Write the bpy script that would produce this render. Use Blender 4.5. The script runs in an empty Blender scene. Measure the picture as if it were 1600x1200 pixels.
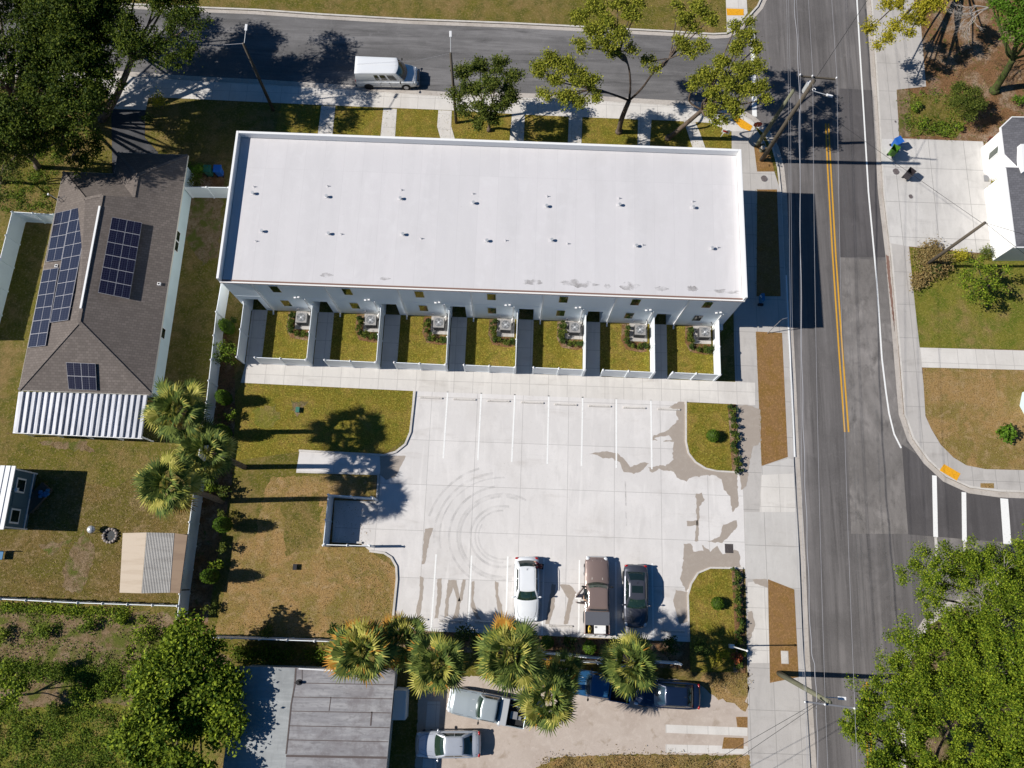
import bpy, bmesh, math, random
import numpy as np
from mathutils import Vector, Matrix, Euler
random.seed(7); rng = np.random.default_rng(7)
R = math.radians
scene = bpy.context.scene
COL = scene.collection
# ---------------------------------------------------------------- camera
F = 1200.0; CH = 60.0
_d = np.array([787. - 800, 903. - 600, F]); _d /= np.linalg.norm(_d)
_e = np.array([1, .036, 0.]); _e[2] = -(_e[0]*_d[0] + _e[1]*_d[1])/_d[2]; _e /= np.linalg.norm(_e)
_n = np.cross(-_d, _e)
cam = bpy.data.cameras.new('camera'); camo = bpy.data.objects.new('camera', cam); COL.objects.link(camo)
cam.sensor_width = 36; cam.lens = 27; cam.clip_start = .5; cam.clip_end = 2000
right = Vector((_e[0], _n[0], -_d[0])); up = -Vector((_e[1], _n[1], -_d[1])); back = -Vector((_e[2], _n[2], -_d[2]))
camo.matrix_world = Matrix((( right.x, up.x, back.x, 0), (right.y, up.y, back.y, 0), (right.z, up.z, back.z, CH), (0, 0, 0, 1)))
scene.camera = camo
# ---------------------------------------------------------------- light
SUN_EL = R(40); SH_AZ = R(2.5)            # shadows point SH_AZ north of east
world = bpy.data.worlds.new('World'); scene.world = world; world.use_nodes = True
wn = world.node_tree; bg = wn.nodes['Background']
sky = wn.nodes.new('ShaderNodeTexSky'); sky.sky_type = 'NISHITA'; sky.sun_disc = False
sky.sun_elevation = SUN_EL; sky.sun_rotation = R(270) - SH_AZ
sky.air_density = 1.0; sky.dust_density = .6; sky.ozone_density = 5.0
hs_ = wn.nodes.new('ShaderNodeHueSaturation'); hs_.inputs['Saturation'].default_value = 1.32; wn.links.new(sky.outputs[0], hs_.inputs['Color']); wn.links.new(hs_.outputs[0], bg.inputs[0]); bg.inputs[1].default_value = .05
sl = bpy.data.lights.new('sun', 'SUN'); sl.energy = 5.0; sl.angle = R(.53); sl.color = (1, .955, .89)
so = bpy.data.objects.new('sun', sl); COL.objects.link(so)
sdir = Vector((math.cos(SUN_EL)*math.cos(SH_AZ), math.cos(SUN_EL)*math.sin(SH_AZ), -math.sin(SUN_EL)))
so.rotation_euler = sdir.to_track_quat('-Z', 'Y').to_euler(); so.location = (-60, 0, 60)
scene.view_settings.view_transform = 'Standard'; scene.view_settings.look = 'None'
scene.view_settings.exposure = .19; scene.view_settings.gamma = 1
scene.cycles.max_bounces = 6; scene.cycles.diffuse_bounces = 3; scene.cycles.transparent_max_bounces = 6
# ---------------------------------------------------------------- geometry helpers
def G(px, py, z=0.):
    r = np.array([px-800., py-600., F]); t = (CH-z)/float(r@_d); p = t*r
    return (float(p@_e), float(p@_n), z)
def GP(px, py, pl):                      # pixel ray onto a plane (point, normal)
    r = np.array([px-800., py-600., F]); w = np.array([r@_e, r@_n, -(r@_d)])
    o = np.array([0, 0, CH]); p0 = np.array(pl[0]); n = np.array(pl[1])
    return tuple((o + w*((p0-o)@n)/(w@n)).tolist())
def PX(pts, z=0.): return [G(x, y, z)[:2] for x, y in pts]
def tag(o, label=None, cat=None, group=None, kind=None):
    if label: o['label'] = label
    if cat: o['category'] = cat
    if group: o['group'] = group
    if kind: o['kind'] = kind
    return o
def empty(name, loc=(0, 0, 0), rz=0, label=None, cat=None, group=None):
    o = bpy.data.objects.new(name, None); o.empty_display_size = .2; COL.objects.link(o)
    o.location = loc; o.rotation_euler = (0, 0, rz); return tag(o, label, cat, group)
def copy_tree(o, parent=None):
    c = o.copy(); COL.objects.link(c); c.parent = parent
    for ch in [k for k in ALLCH.get(o.name, [])]:
        cc = copy_tree(ch, c); ALLCH.setdefault(c.name, []).append(cc)
    return c
ALLCH = {}
def link(name, me, mats, parent=None, smooth=False):
    o = bpy.data.objects.new(name, me); COL.objects.link(o)
    for m in (mats if isinstance(mats, (list, tuple)) else [mats]): me.materials.append(m)
    if smooth: me.shade_smooth()
    if parent is not None:
        o.parent = parent; ALLCH.setdefault(parent.name, []).append(o)
    return o
class MB:
    def __init__(s): s.v = []; s.f = []; s.m = []
    def add(s, vs, fs, mi=0):
        b = len(s.v); s.v += [tuple(v) for v in vs]
        for f in fs: s.f.append([b+i for i in f]); s.m.append(mi)
        return s
    def box(s, x0, x1, y0, y1, z0, z1, mi=0):
        return s.add([(x0,y0,z0),(x1,y0,z0),(x1,y1,z0),(x0,y1,z0),(x0,y0,z1),(x1,y0,z1),(x1,y1,z1),(x0,y1,z1)],
                     [(0,3,2,1),(4,5,6,7),(0,1,5,4),(1,2,6,5),(2,3,7,6),(3,0,4,7)], mi)
    def beam(s, a, b, w, h, mi=0, up=(0,0,1)):   # box along a-b
        a = Vector(a); b = Vector(b); d = (b-a).normalized(); u = Vector(up)
        if abs(d.dot(u)) > .98: u = Vector((0, 1, 0))
        sd = d.cross(u).normalized()*w/2; uu = sd.cross(d).normalized()*h/2
        vs = [a-sd-uu, a+sd-uu, a+sd+uu, a-sd+uu, b-sd-uu, b+sd-uu, b+sd+uu, b-sd+uu]
        return s.add(vs, [(0,3,2,1),(4,5,6,7),(0,1,5,4),(1,2,6,5),(2,3,7,6),(3,0,4,7)], mi)
    def tube(s, pts, rad, n=8, mi=0, cap=True):
        pts = [Vector(p) for p in pts]; b = len(s.v)
        rad = rad if isinstance(rad, (list, tuple)) else [rad]*len(pts)
        for i, p in enumerate(pts):
            d = (pts[min(i+1, len(pts)-1)]-pts[max(i-1, 0)])
            d = d.normalized() if d.length > 1e-6 else Vector((0,0,1))
            u = Vector((0,0,1)) if abs(d.z) < .9 else Vector((1,0,0))
            a = d.cross(u).normalized(); c = a.cross(d)
            for k in range(n):
                t = 2*math.pi*k/n; s.v.append(tuple(p+(a*math.cos(t)+c*math.sin(t))*rad[i]))
        for i in range(len(pts)-1):
            for k in range(n):
                s.f.append([b+i*n+k, b+i*n+(k+1)%n, b+(i+1)*n+(k+1)%n, b+(i+1)*n+k]); s.m.append(mi)
        if cap:
            s.f.append([b+k for k in range(n)][::-1]); s.m.append(mi)
            s.f.append([b+(len(pts)-1)*n+k for k in range(n)]); s.m.append(mi)
        return s
    def cyl(s, c, r, z0, z1, n=20, mi=0, r1=None):
        return s.tube([(c[0], c[1], z0), (c[0], c[1], z1)], [r, r if r1 is None else r1], n, mi)
    def ball(s, c, r, n=10, m=7, mi=0):
        r = r if isinstance(r, (list, tuple)) else (r, r, r); b = len(s.v)
        for i in range(m+1):
            ph = math.pi*i/m
            for k in range(n):
                t = 2*math.pi*k/n
                s.v.append((c[0]+r[0]*math.sin(ph)*math.cos(t), c[1]+r[1]*math.sin(ph)*math.sin(t), c[2]+r[2]*math.cos(ph)))
        for i in range(m):
            for k in range(n):
                s.f.append([b+i*n+k, b+(i+1)*n+k, b+(i+1)*n+(k+1)%n, b+i*n+(k+1)%n]); s.m.append(mi)
        return s
    def prism(s, pts, z0, z1, mi=0, mt=None):
        n = len(pts); a = sum(pts[i][0]*pts[(i+1)%n][1]-pts[(i+1)%n][0]*pts[i][1] for i in range(n))
        if a < 0: pts = pts[::-1]
        b = len(s.v); s.v += [(p[0], p[1], z0) for p in pts]+[(p[0], p[1], z1) for p in pts]
        s.f.append([b+n+i for i in range(n)]); s.m.append(mi if mt is None else mt)
        for i in range(n): s.f.append([b+i, b+(i+1)%n, b+n+(i+1)%n, b+n+i]); s.m.append(mi)
        return s
    def sheet(s, pts, z, mi=0):
        n = len(pts); a = sum(pts[i][0]*pts[(i+1)%n][1]-pts[(i+1)%n][0]*pts[i][1] for i in range(n))
        if a < 0: pts = pts[::-1]
        return s.add([(p[0], p[1], z) for p in pts], [list(range(n))], mi)
    def ribbon(s, path, w, z0, z1=None, mi=0, side=0):  # strip following a plan path; side -1/0/1 shifts it
        p = [Vector(q[:2]) for q in path]; L = []; Rr = []
        for i in range(len(p)):
            if i == 0: d = p[1]-p[0]
            elif i == len(p)-1: d = p[-1]-p[-2]
            else: d = (p[i+1]-p[i]).normalized()+(p[i]-p[i-1]).normalized()
            d.normalize(); nn = Vector((-d.y, d.x)); sh = nn*side*w/2
            L.append(p[i]+nn*w/2+sh); Rr.append(p[i]-nn*w/2+sh)
        for i in range(len(p)-1):
            q = [Rr[i], Rr[i+1], L[i+1], L[i]]
            if z1 is None: s.add([(v.x, v.y, z0) for v in q], [(0,1,2,3)], mi)
            else: s.add([(v.x, v.y, z0) for v in q]+[(v.x, v.y, z1) for v in q],
                        [(4,5,6,7),(0,1,5,4),(2,3,7,6)]+([(3,0,4,7)] if i == 0 else [])+([(1,2,6,5)] if i == len(p)-2 else []), mi)
        return s
    def build(s, name, mats, parent=None, smooth=False, bevel=0, tri=False):
        me = bpy.data.meshes.new(name); me.from_pydata(s.v, [], s.f)
        me.polygons.foreach_set('material_index', s.m)
        if tri or any(len(f) > 4 for f in s.f):
            bm = bmesh.new(); bm.from_mesh(me)
            big = [f for f in bm.faces if len(f.verts) > 4]
            if big: bmesh.ops.triangulate(bm, faces=big, ngon_method='EAR_CLIP')
            bm.to_mesh(me); bm.free()
        me.update(); o = link(name, me, mats, parent, smooth)
        if bevel:
            md = o.modifiers.new('bevel', 'BEVEL'); md.width = bevel; md.segments = 2; md.limit_method = 'ANGLE'
        return o
def quads(name, V, mats, parent=None, mi=None):        # V: (N*4,3) numpy, one quad per four rows
    n = len(V)//4; me = bpy.data.meshes.new(name)
    me.vertices.add(len(V)); me.vertices.foreach_set('co', V.astype(np.float32).ravel())
    me.loops.add(len(V)); me.loops.foreach_set('vertex_index', np.arange(len(V), dtype=np.int32))
    me.polygons.add(n); me.polygons.foreach_set('loop_start', np.arange(0, len(V), 4, dtype=np.int32))
    me.polygons.foreach_set('loop_total', np.full(n, 4, dtype=np.int32))
    if mi is not None: me.polygons.foreach_set('material_index', np.asarray(mi, dtype=np.int32))
    me.update(calc_edges=True)
    return link(name, me, mats, parent)
def smooth_path(p, k=4):
    out = []
    for i in range(len(p)-1):
        p0 = p[max(i-1, 0)]; p1 = p[i]; p2 = p[i+1]; p3 = p[min(i+2, len(p)-1)]
        for j in range(k):
            t = j/k; out.append(tuple(.5*((2*b)+(-a+c)*t+(2*a-5*b+4*c-d)*t*t+(-a+3*b-3*c+d)*t**3) for a, b, c, d in zip(p0, p1, p2, p3)))
    out.append(tuple(p[-1])); return out
# ---------------------------------------------------------------- materials
def srgb(r, g, b): return tuple(((c/255)/12.92 if c/255 <= .04045 else ((c/255+.055)/1.055)**2.4) for c in (r, g, b))
def mk(name, base, rough=.8, layers=(), bump=None, metallic=0., spec=.35, coat=0., coord='Object', trans=0., alpha=None):
    m = bpy.data.materials.new(name); m.use_nodes = True; nt = m.node_tree; N = nt.nodes; Lk = nt.links
    bs = N['Principled BSDF']; bs.inputs['Roughness'].default_value = rough; bs.inputs['Metallic'].default_value = metallic
    bs.inputs['Specular IOR Level'].default_value = spec; bs.inputs['Coat Weight'].default_value = coat
    bs.inputs['Coat Roughness'].default_value = .06
    tc = N.new('ShaderNodeTexCoord')
    kindof = ''
    def vec(sc):
        if not isinstance(sc, (tuple, list)): return tc.outputs[coord], sc
        if kindof in ('brick', 'brickc'): return None, 1
        mp = N.new('ShaderNodeMapping'); mp.inputs['Scale'].default_value = sc; Lk.new(tc.outputs[coord], mp.inputs[0]); return mp.outputs[0], 1.
    cur = None
    rgb = N.new('ShaderNodeRGB'); rgb.outputs[0].default_value = (*base, 1); cur = rgb.outputs[0]
    for ly in layers:
        kind, sc, colr, lo, hi = ly[:5]; amt = ly[5] if len(ly) > 5 else 1.; kindof = kind
        v, s = vec(sc)
        if kind == 'noise':
            t = N.new('ShaderNodeTexNoise'); t.inputs['Scale'].default_value = s; t.inputs['Detail'].default_value = 5; t.inputs['Roughness'].default_value = .62
            t.inputs['Distortion'].default_value = .4; Lk.new(v, t.inputs['Vector']); o = t.outputs['Fac']
        elif kind == 'vor':
            t = N.new('ShaderNodeTexVoronoi'); t.inputs['Scale'].default_value = s; Lk.new(v, t.inputs['Vector']); o = t.outputs['Color']
            sp = N.new('ShaderNodeSeparateColor'); Lk.new(o, sp.inputs[0]); o = sp.outputs[0]
        elif kind == 'crack':
            t0 = N.new('ShaderNodeTexNoise'); t0.inputs['Scale'].default_value = s*2.3; t0.inputs['Detail'].default_value = 4; Lk.new(v, t0.inputs['Vector'])
            va = N.new('ShaderNodeMix'); va.data_type = 'VECTOR'; va.inputs[0].default_value = .35/s; Lk.new(v, va.inputs[4]); Lk.new(t0.outputs['Color'], va.inputs[5])
            t = N.new('ShaderNodeTexVoronoi'); t.feature = 'DISTANCE_TO_EDGE'; t.inputs['Scale'].default_value = s; Lk.new(va.outputs[1], t.inputs['Vector']); o = t.outputs['Distance']
        elif kind == 'wave':
            t = N.new('ShaderNodeTexWave'); t.inputs['Scale'].default_value = s; t.inputs['Distortion'].default_value = .5; Lk.new(v, t.inputs['Vector']); o = t.outputs['Fac']
        elif kind in ('brick', 'brickc'):
            t = N.new('ShaderNodeTexBrick'); t.offset = sc[3] if len(sc) > 3 else 0; t.squash = 1
            mp = N.new('ShaderNodeMapping'); mp.inputs['Location'].default_value = (ly[6][0], ly[6][1], 0) if len(ly) > 6 else (0, 0, 0); Lk.new(tc.outputs[coord], mp.inputs[0]); Lk.new(mp.outputs[0], t.inputs['Vector'])
            t.inputs['Scale'].default_value = 1; t.inputs['Brick Width'].default_value = sc[0]; t.inputs['Row Height'].default_value = sc[1]
            t.inputs['Mortar Size'].default_value = sc[2] if kind == 'brick' else 0; t.inputs['Mortar Smooth'].default_value = .1
            t.inputs['Color1'].default_value = (0, 0, 0, 1); t.inputs['Color2'].default_value = (1, 1, 1, 1); t.inputs['Bias'].default_value = 0
            o = t.outputs['Fac'] if kind == 'brick' else t.outputs['Color']
        elif kind == 'island':
            t = N.new('ShaderNodeNewGeometry'); o = t.outputs['Random Per Island']
        mr = N.new('ShaderNodeMapRange'); mr.inputs[1].default_value = lo; mr.inputs[2].default_value = hi; mr.inputs[3].default_value = 0; mr.inputs[4].default_value = amt
        Lk.new(o, mr.inputs[0])
        mx = N.new('ShaderNodeMix'); mx.data_type = 'RGBA'; Lk.new(mr.outputs[0], mx.inputs[0]); Lk.new(cur, mx.inputs[6]); mx.inputs[7].default_value = (*colr, 1); cur = mx.outputs[2]
    Lk.new(cur, bs.inputs['Base Color'])
    kindof = ''
    if bump:
        v, s = vec(bump[0]); t = N.new('ShaderNodeTexNoise'); t.inputs['Scale'].default_value = s; t.inputs['Detail'].default_value = 6; t.inputs['Roughness'].default_value = .7
        Lk.new(v, t.inputs['Vector']); b = N.new('ShaderNodeBump'); b.inputs['Strength'].default_value = bump[1]; b.inputs['Distance'].default_value = bump[2]
        Lk.new(t.outputs['Fac'], b.inputs['Height']); Lk.new(b.outputs[0], bs.inputs['Normal'])
    out = N['Material Output']
    if trans:
        tr = N.new('ShaderNodeBsdfTranslucent'); Lk.new(cur, tr.inputs[0]); ms = N.new('ShaderNodeMixShader'); ms.inputs[0].default_value = trans
        Lk.new(bs.outputs[0], ms.inputs[1]); Lk.new(tr.outputs[0], ms.inputs[2]); Lk.new(ms.outputs[0], out.inputs[0])
    if alpha is not None:                # (scale, lo, hi, max)
        v, s = vec(alpha[0]); t = N.new('ShaderNodeTexNoise'); t.inputs['Scale'].default_value = s; t.inputs['Detail'].default_value = 4; Lk.new(v, t.inputs['Vector'])
        mr = N.new('ShaderNodeMapRange'); mr.inputs[1].default_value = alpha[1]; mr.inputs[2].default_value = alpha[2]; mr.inputs[4].default_value = alpha[3]
        Lk.new(t.outputs['Fac'], mr.inputs[0]); Lk.new(mr.outputs[0], bs.inputs['Alpha'])
    return m
GRN = (.105, .115, .018)
M = {}
M['lawn'] = mk('lawn_grass', (.205, .165, .024), .95, [('noise', .4, (.31, .205, .06), .44, .62, .85), ('noise', 1.4, (.12, .14, .014), .44, .66, .75), ('noise', 3., (.29, .20, .03), .5, .7, .6), ('noise', 8., (.44, .38, .07), .5, .66, .8), ('noise', 14., (.07, .06, .008), .5, .62, .85)], (22, .9, .08), spec=.1)
M['yard'] = mk('yard_grass', (.155, .14, .022), .95, [('noise', .3, (.27, .18, .075), .42, .62, .9), ('noise', 1.1, (.09, .10, .016), .45, .62, .7), ('noise', 6., (.34, .25, .11), .5, .66, .75), ('noise', 16., (.05, .042, .012), .5, .66, .75)], (18, .9, .09), spec=.1)
M['dry'] = mk('dry_grass', (.36, .225, .085), .95, [('noise', .4, (.19, .16, .03), .44, .58, .85), ('noise', 1.6, (.44, .31, .17), .5, .7, .7), ('noise', .9, (.17, .15, .03), .55, .68, .8), ('noise', 6., (.20, .125, .04), .5, .66, .6), ('noise', 11., (.12, .07, .02), .5, .62, .85), ('noise', 22., (.6, .44, .27), .54, .68, .8)], (20, .9, .08), spec=.1)
M['verge'] = mk('brown_verge_grass', (.27, .155, .066), .95, [('noise', 1.2, (.24, .14, .035), .45, .62, .7), ('noise', 6., (.42, .24, .10), .5, .66, .7), ('noise', 20., (.13, .065, .02), .5, .66, .75)], (26, .9, .06), spec=.1)
M['olive'] = mk('olive_brown_yard_grass', (.20, .14, .045), .95, [('noise', .28, (.135, .125, .02), .42, .6, .9), ('noise', .9, (.32, .225, .12), .52, .7, .8), ('noise', 2.4, (.10, .085, .02), .48, .64, .7), ('noise', 6., (.42, .30, .17), .52, .68, .7), ('noise', 13., (.055, .04, .012), .5, .64, .8)], (14, 1, .10), spec=.1)
M['patchy'] = mk('patchy_green_lawn', (.20, .19, .03), .95, [('noise', .25, (.30, .20, .09), .5, .66, .9), ('noise', .8, (.11, .15, .015), .46, .62, .8), ('noise', 6., (.36, .30, .09), .5, .68, .7), ('noise', 14., (.06, .06, .012), .5, .64, .8)], (18, 1, .08), spec=.1)
M['dirt'] = mk('sandy_dirt', (.25, .175, .105), .95, [('noise', .7, (.33, .25, .165), .5, .7, .8), ('noise', 2.5, (.15, .105, .045), .45, .6, .8), ('noise', 9., (.09, .065, .03), .5, .66, .8), ('noise', .8, (.10, .12, .02), .48, .6, .9)], (12, .9, .1), spec=.1)
M['mulch'] = mk('red_brown_mulch', (.25, .135, .065), .95, [('noise', .45, (.37, .28, .2), .46, .62, .9), ('noise', 1.2, (.17, .095, .04), .48, .6, .8), ('noise', 8., (.10, .055, .03), .48, .62, .8), ('noise', 1.8, (.09, .11, .02), .58, .66, .9)], (16, .9, .1), spec=.1)
def concrete(nm, c, w, h, off=(0, 0), line=(.2, .19, .18), var=.16, stain=.5, lw=.022, dirt=(.33, .29, .25), jl=.6):
    d = tuple(x*.78 for x in c); l = tuple(min(x*1.1, .85) for x in c)
    return mk(nm, c, .85, [('brickc', (w, h, 0), d, 0, 1, var, off), ('noise', .35, l, .48, .66, .6), ('noise', (1.2, .35, 1), d, .5, .72, stain), ('noise', 4., d, .55, .75, .4), ('noise', 30., d, .45, .75, .45), ('noise', .16, dirt, .5, .8, .30), ('noise', (.22, .9, 1), dirt, .58, .8, .45), ('noise', (2.2, .22, 1), l, .56, .7, .5), ('noise', 9., dirt, .66, .76, .5),
        ('brick', (w, h, lw), line, .3, .9, jl, off)], (40, .25, .01), spec=.3)
M['lot'] = concrete('lot_concrete', (.66, .635, .615), 3.66, 3.52, (-1.05+3.66, -3.3), var=.42, jl=.42)
M['drive2'] = concrete('worn_driveway_concrete', (.56, .54, .515), 3.1, 3.3, (1.2, .4), var=.25, stain=.8, jl=.7, dirt=(.27, .255, .24))
M['walk'] = concrete('walk_concrete', (.63, .60, .56), 1.52, 1.52, (0, 0), line=(.33, .31, .29), stain=.5)
M['walk2'] = concrete('aged_walk_concrete', (.46, .435, .41), 1.83, 2.9, (0, 0), stain=.7, dirt=(.2, .18, .16))
M['apron'] = concrete('apron_concrete', (.53, .51, .485), 5.0, 3.1, (0, 0), var=.2)
M['oldlot'] = mk('old_concrete_yard', (.47, .40, .345), .9, [('noise', .4, (.40, .33, .28), .46, .64, .7), ('noise', 2.5, (.54, .47, .41), .5, .68, .6), ('noise', 1.1, (.30, .235, .175), .58, .72, .7), ('noise', 30., (.28, .23, .19), .52, .72, .5), ('crack', .16, (.16, .13, .11), .012, 0., .7)], (30, .4, .02), spec=.2)
M['kerb'] = mk('kerb_concrete', (.58, .55, .51), .85, [('noise', 1.2, (.42, .39, .35), .45, .7, .7), ('noise', 12., (.34, .31, .28), .52, .7, .5)], (40, .3, .01))
M['gutter'] = mk('gutter_concrete', (.47, .43, .39), .85, [('noise', (.5, .5, 1), (.36, .32, .28), .45, .7, .8), ('noise', 6., (.28, .25, .22), .52, .7, .6)], (40, .3, .01))
def asphalt(nm, c, streak=(1, 1), amt=.95):
    d = tuple(x*.55 for x in c); l = tuple(x*1.5 for x in c)
    return mk(nm, c, .9, [('noise', (streak[0]*.8, streak[1]*.8, 1), l, .48, .66, amt), ('noise', (streak[0]*2.2, streak[1]*2.2, 1), d, .5, .7, amt), ('noise', (streak[0]*5, streak[1]*3, 1), l, .52, .72, amt*.7), ('noise', 1.1, l, .58, .74, .5), ('noise', .25, d, .5, .72, .6), ('noise', (streak[0]*.45, streak[1]*.3, 1), d, .46, .6, .5), ('noise', 20., l, .5, .72, .5), ('noise', 60., d, .5, .7, .7), ('crack', .14, tuple(x*.4 for x in c), .010, 0., .6)], (70, .4, .01), spec=.25)
M['asphE'] = asphalt('side_street_asphalt', (.155, .15, .15), (.08, 1.0))
M['asphN'] = asphalt('main_road_asphalt', (.145, .135, .132), (1.0, .04))
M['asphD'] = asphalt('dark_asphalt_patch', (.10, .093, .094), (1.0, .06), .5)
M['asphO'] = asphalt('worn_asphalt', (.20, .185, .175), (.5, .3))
M['asphDr'] = asphalt('driveway_asphalt', (.07, .07, .075), (.5, .5))
def paint(nm, c, wear=.5): return mk(nm, c, .6, [('noise', 9., tuple(x*.45 for x in c), .56, .72, wear), ('noise', 60., tuple(x*.6 for x in c), .5, .8, .4)])
M['white_line'] = paint('white_road_paint', (.82, .82, .80)); M['yellow_line'] = paint('yellow_road_paint', (.62, .33, .035), .8)
M['tactile'] = mk('tactile_yellow', (.75, .36, .015), .6, [('vor', 14., (.45, .2, .01), .7, .8, .5)], (30, .6, .02))
M['wet'] = mk('wet_concrete_stain', (.345, .295, .25), .6, [('noise', 2.2, (.40, .35, .30), .5, .7, .7), ('noise', 14., (.29, .245, .2), .5, .7, .5)], spec=.5)
M['smudge'] = mk('dark_smudge', (.16, .15, .145), .9, alpha=(2.2, .4, .85, .38))
M['tyre_arc_and_line_mark'] = mk('tyre_arc_and_line_mark', (.2, .2, .2), .8, alpha=(1.4, .3, .75, .20))
M['white'] = mk('white_vinyl', (.80, .84, .86), .45, [('noise', .8, (.72, .76, .78), .45, .7, .6)])
M['wall'] = mk('white_stucco_wall', (.82, .87, .90), .8, [('noise', .5, (.77, .82, .85), .45, .7, .6), ('brickc', (2.4, 10, 0), (.76, .81, .84), 0, 1, .4)], (60, .2, .01))
M['wallblue'] = mk('pale_blue_wall', (.60, .72, .75), .8, [('noise', .6, (.5, .62, .65), .45, .7, .5)], (50, .2, .01))
M['roofwhite'] = mk('white_roof_membrane', (.62, .60, .605), .7, [('noise', (.8, .12, 1), (.55, .535, .54), .45, .7, .8), ('noise', 1.1, (.66, .645, .65), .5, .7, .5), ('noise', .22, (.54, .52, .515), .55, .75, .6), ('brickc', (1.5, 30, 0), (.57, .555, .56), 0, 1, .6), ('brick', (1.5, 30, .014), (.49, .475, .48), .3, .9, .5), ('noise', 3.5, (.47, .45, .44), .66, .78, .5), ('noise', 14, (.55, .54, .545), .55, .75, .4)], (6, .3, .02))
M['soot'] = mk('roof_soot', (.30, .28, .27), .9, alpha=(1.6, .42, .78, .75))
M['trim'] = mk('white_trim', (.80, .80, .79), .5)
M['rust'] = mk('gutter_brown_edge', (.22, .13, .10), .7)
M['dark'] = mk('dark_opening', (.02, .025, .03), .6); M['black'] = mk('black_rubber', (.018, .018, .02), .7)
M['glassD'] = mk('dark_window_glass', (.012, .022, .02), .04, spec=.8, coat=.5)
M['glassG'] = mk('green_window_glass', (.016, .035, .022), .05, [('noise', 4., (.06, .09, .06), .55, .7, .8)], spec=.8, coat=.6)
M['glassB'] = mk('blue_car_glass', (.02, .05, .075), .04, spec=.8, coat=.8)
M['glassY'] = mk('window_glass_with_reflection', (.02, .035, .012), .06, [('noise', 3., (.05, .065, .02), .5, .6, .8)], spec=.8, coat=.5)
def shingle(nm, c):
    d = tuple(x*.6 for x in c)
    return mk(nm, c, .95, [('noise', .5, tuple(x*1.25 for x in c), .48, .7, .7), ('brickc', (.33, .20, 0, .5), d, 0, 1, .55), ('brick', (.33, .20, .03, .5), d, .3, .9, .55), ('noise', 20, d, .5, .75, .6)], (30, .5, .02), spec=.15)
M['shing'] = shingle('brown_shingle', (.175, .150, .135)); M['shingG'] = shingle('grey_shingle', (.135, .135, .15))
M['shingR'] = shingle('hip_cap_shingle', (.21, .18, .16))
M['metal'] = mk('galvanised_metal', (.52, .53, .57), .5, [('noise', (3, .25, 1), (.26, .27, .30), .42, .66, .9), ('noise', 5, (.36, .36, .38), .52, .7, .7)], metallic=.2)
M['ribbed'] = mk('ribbed_beige_sheet', (.40, .385, .36), .6, [('noise', (.4, 3, 1), (.28, .265, .245), .45, .7, .7)])
M['grey_metal'] = mk('grey_metal', (.30, .30, .31), .5, metallic=.5); M['light_metal'] = mk('light_metal', (.6, .61, .62), .4, metallic=.4)
M['ac_top'] = mk('weathered_metal_top', (.30, .29, .28), .6, metallic=.2)
M['panel_frame'] = mk('panel_frame', (.42, .42, .45), .5)
M['solar'] = mk('solar_cells', (.010, .008, .020), .2, [('brick', (.16, .16, .012), (.045, .045, .07), .3, .9, .7)], spec=.7, coat=.6, coord='Generated')
M['wood'] = mk('weathered_pole_wood', (.095, .078, .058), .9, [('noise', (4, 4, .6), (.09, .075, .055), .45, .65, .8)], (12, .6, .02))
M['woodG'] = mk('green_treated_pole_wood', (.17, .17, .11), .9, [('noise', (4, 4, .5), (.13, .13, .09), .45, .65, .8)], (12, .6, .02))
M['bark'] = mk('tree_bark', (.14, .105, .08), .95, [('noise', (5, 5, 1.2), (.06, .045, .035), .45, .62, .9)], (10, .9, .05))
M['barkP'] = mk('palm_bark', (.22, .17, .125), .95, [('noise', (1, 1, 8), (.12, .09, .06), .45, .62, .9)], (10, .9, .05))
M['barkD'] = mk('dead_branch', (.42, .38, .34), .9, [('noise', 6, (.28, .25, .22), .45, .62, .9)])
M['moss'] = mk('mossy_bark', (.07, .10, .02), .95, [('noise', 5, (.05, .04, .02), .45, .62, .9)], (10, .9, .06))
def leaf(nm, c, c2, trans=.3, yel=None):
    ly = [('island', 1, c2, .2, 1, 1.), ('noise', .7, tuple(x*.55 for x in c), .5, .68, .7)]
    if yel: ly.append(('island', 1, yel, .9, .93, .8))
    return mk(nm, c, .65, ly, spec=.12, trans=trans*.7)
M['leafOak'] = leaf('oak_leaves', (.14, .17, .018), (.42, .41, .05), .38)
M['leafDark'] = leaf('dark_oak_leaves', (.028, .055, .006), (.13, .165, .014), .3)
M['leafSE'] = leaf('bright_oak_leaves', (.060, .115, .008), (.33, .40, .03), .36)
M['leafMid'] = leaf('broad_leaves', (.055, .085, .014), (.17, .19, .03), .28)
M['leafBL'] = leaf('glossy_broad_leaves', (.06, .11, .010), (.34, .42, .035), .38)
M['leafYel'] = leaf('yellow_green_leaves', (.26, .25, .018), (.52, .44, .04), .35)
M['leafBr'] = leaf('vivid_green_leaves', (.06, .13, .012), (.14, .25, .02), .35)
M['leafShrub'] = leaf('shrub_leaves', (.03, .055, .012), (.08, .12, .02), .2)
M['leafBall'] = leaf('clipped_shrub_leaves', (.05, .105, .008), (.12, .20, .014), .2)
M['leafRed'] = leaf('red_flower_leaves', (.28, .05, .03), (.35, .16, .04), .2)
M['leafGrass'] = leaf('grass_blades', (.12, .115, .018), (.38, .31, .06), .2)
M['leafTan2'] = leaf('dry_grass_blade', (.17, .12, .035), (.50, .36, .19), .2)
M['leafTan'] = leaf('tan_grass_blades', (.24, .16, .06), (.30, .24, .10), .2)
M['palm'] = leaf('palm_fronds', (.065, .105, .025), (.23, .28, .06), .3)
M['palmY'] = leaf('yellowing_palm_fronds', (.28, .28, .045), (.60, .54, .14), .3)
M['palmO'] = leaf('orange_palm_fronds', (.42, .20, .03), (.55, .33, .06), .3)
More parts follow.
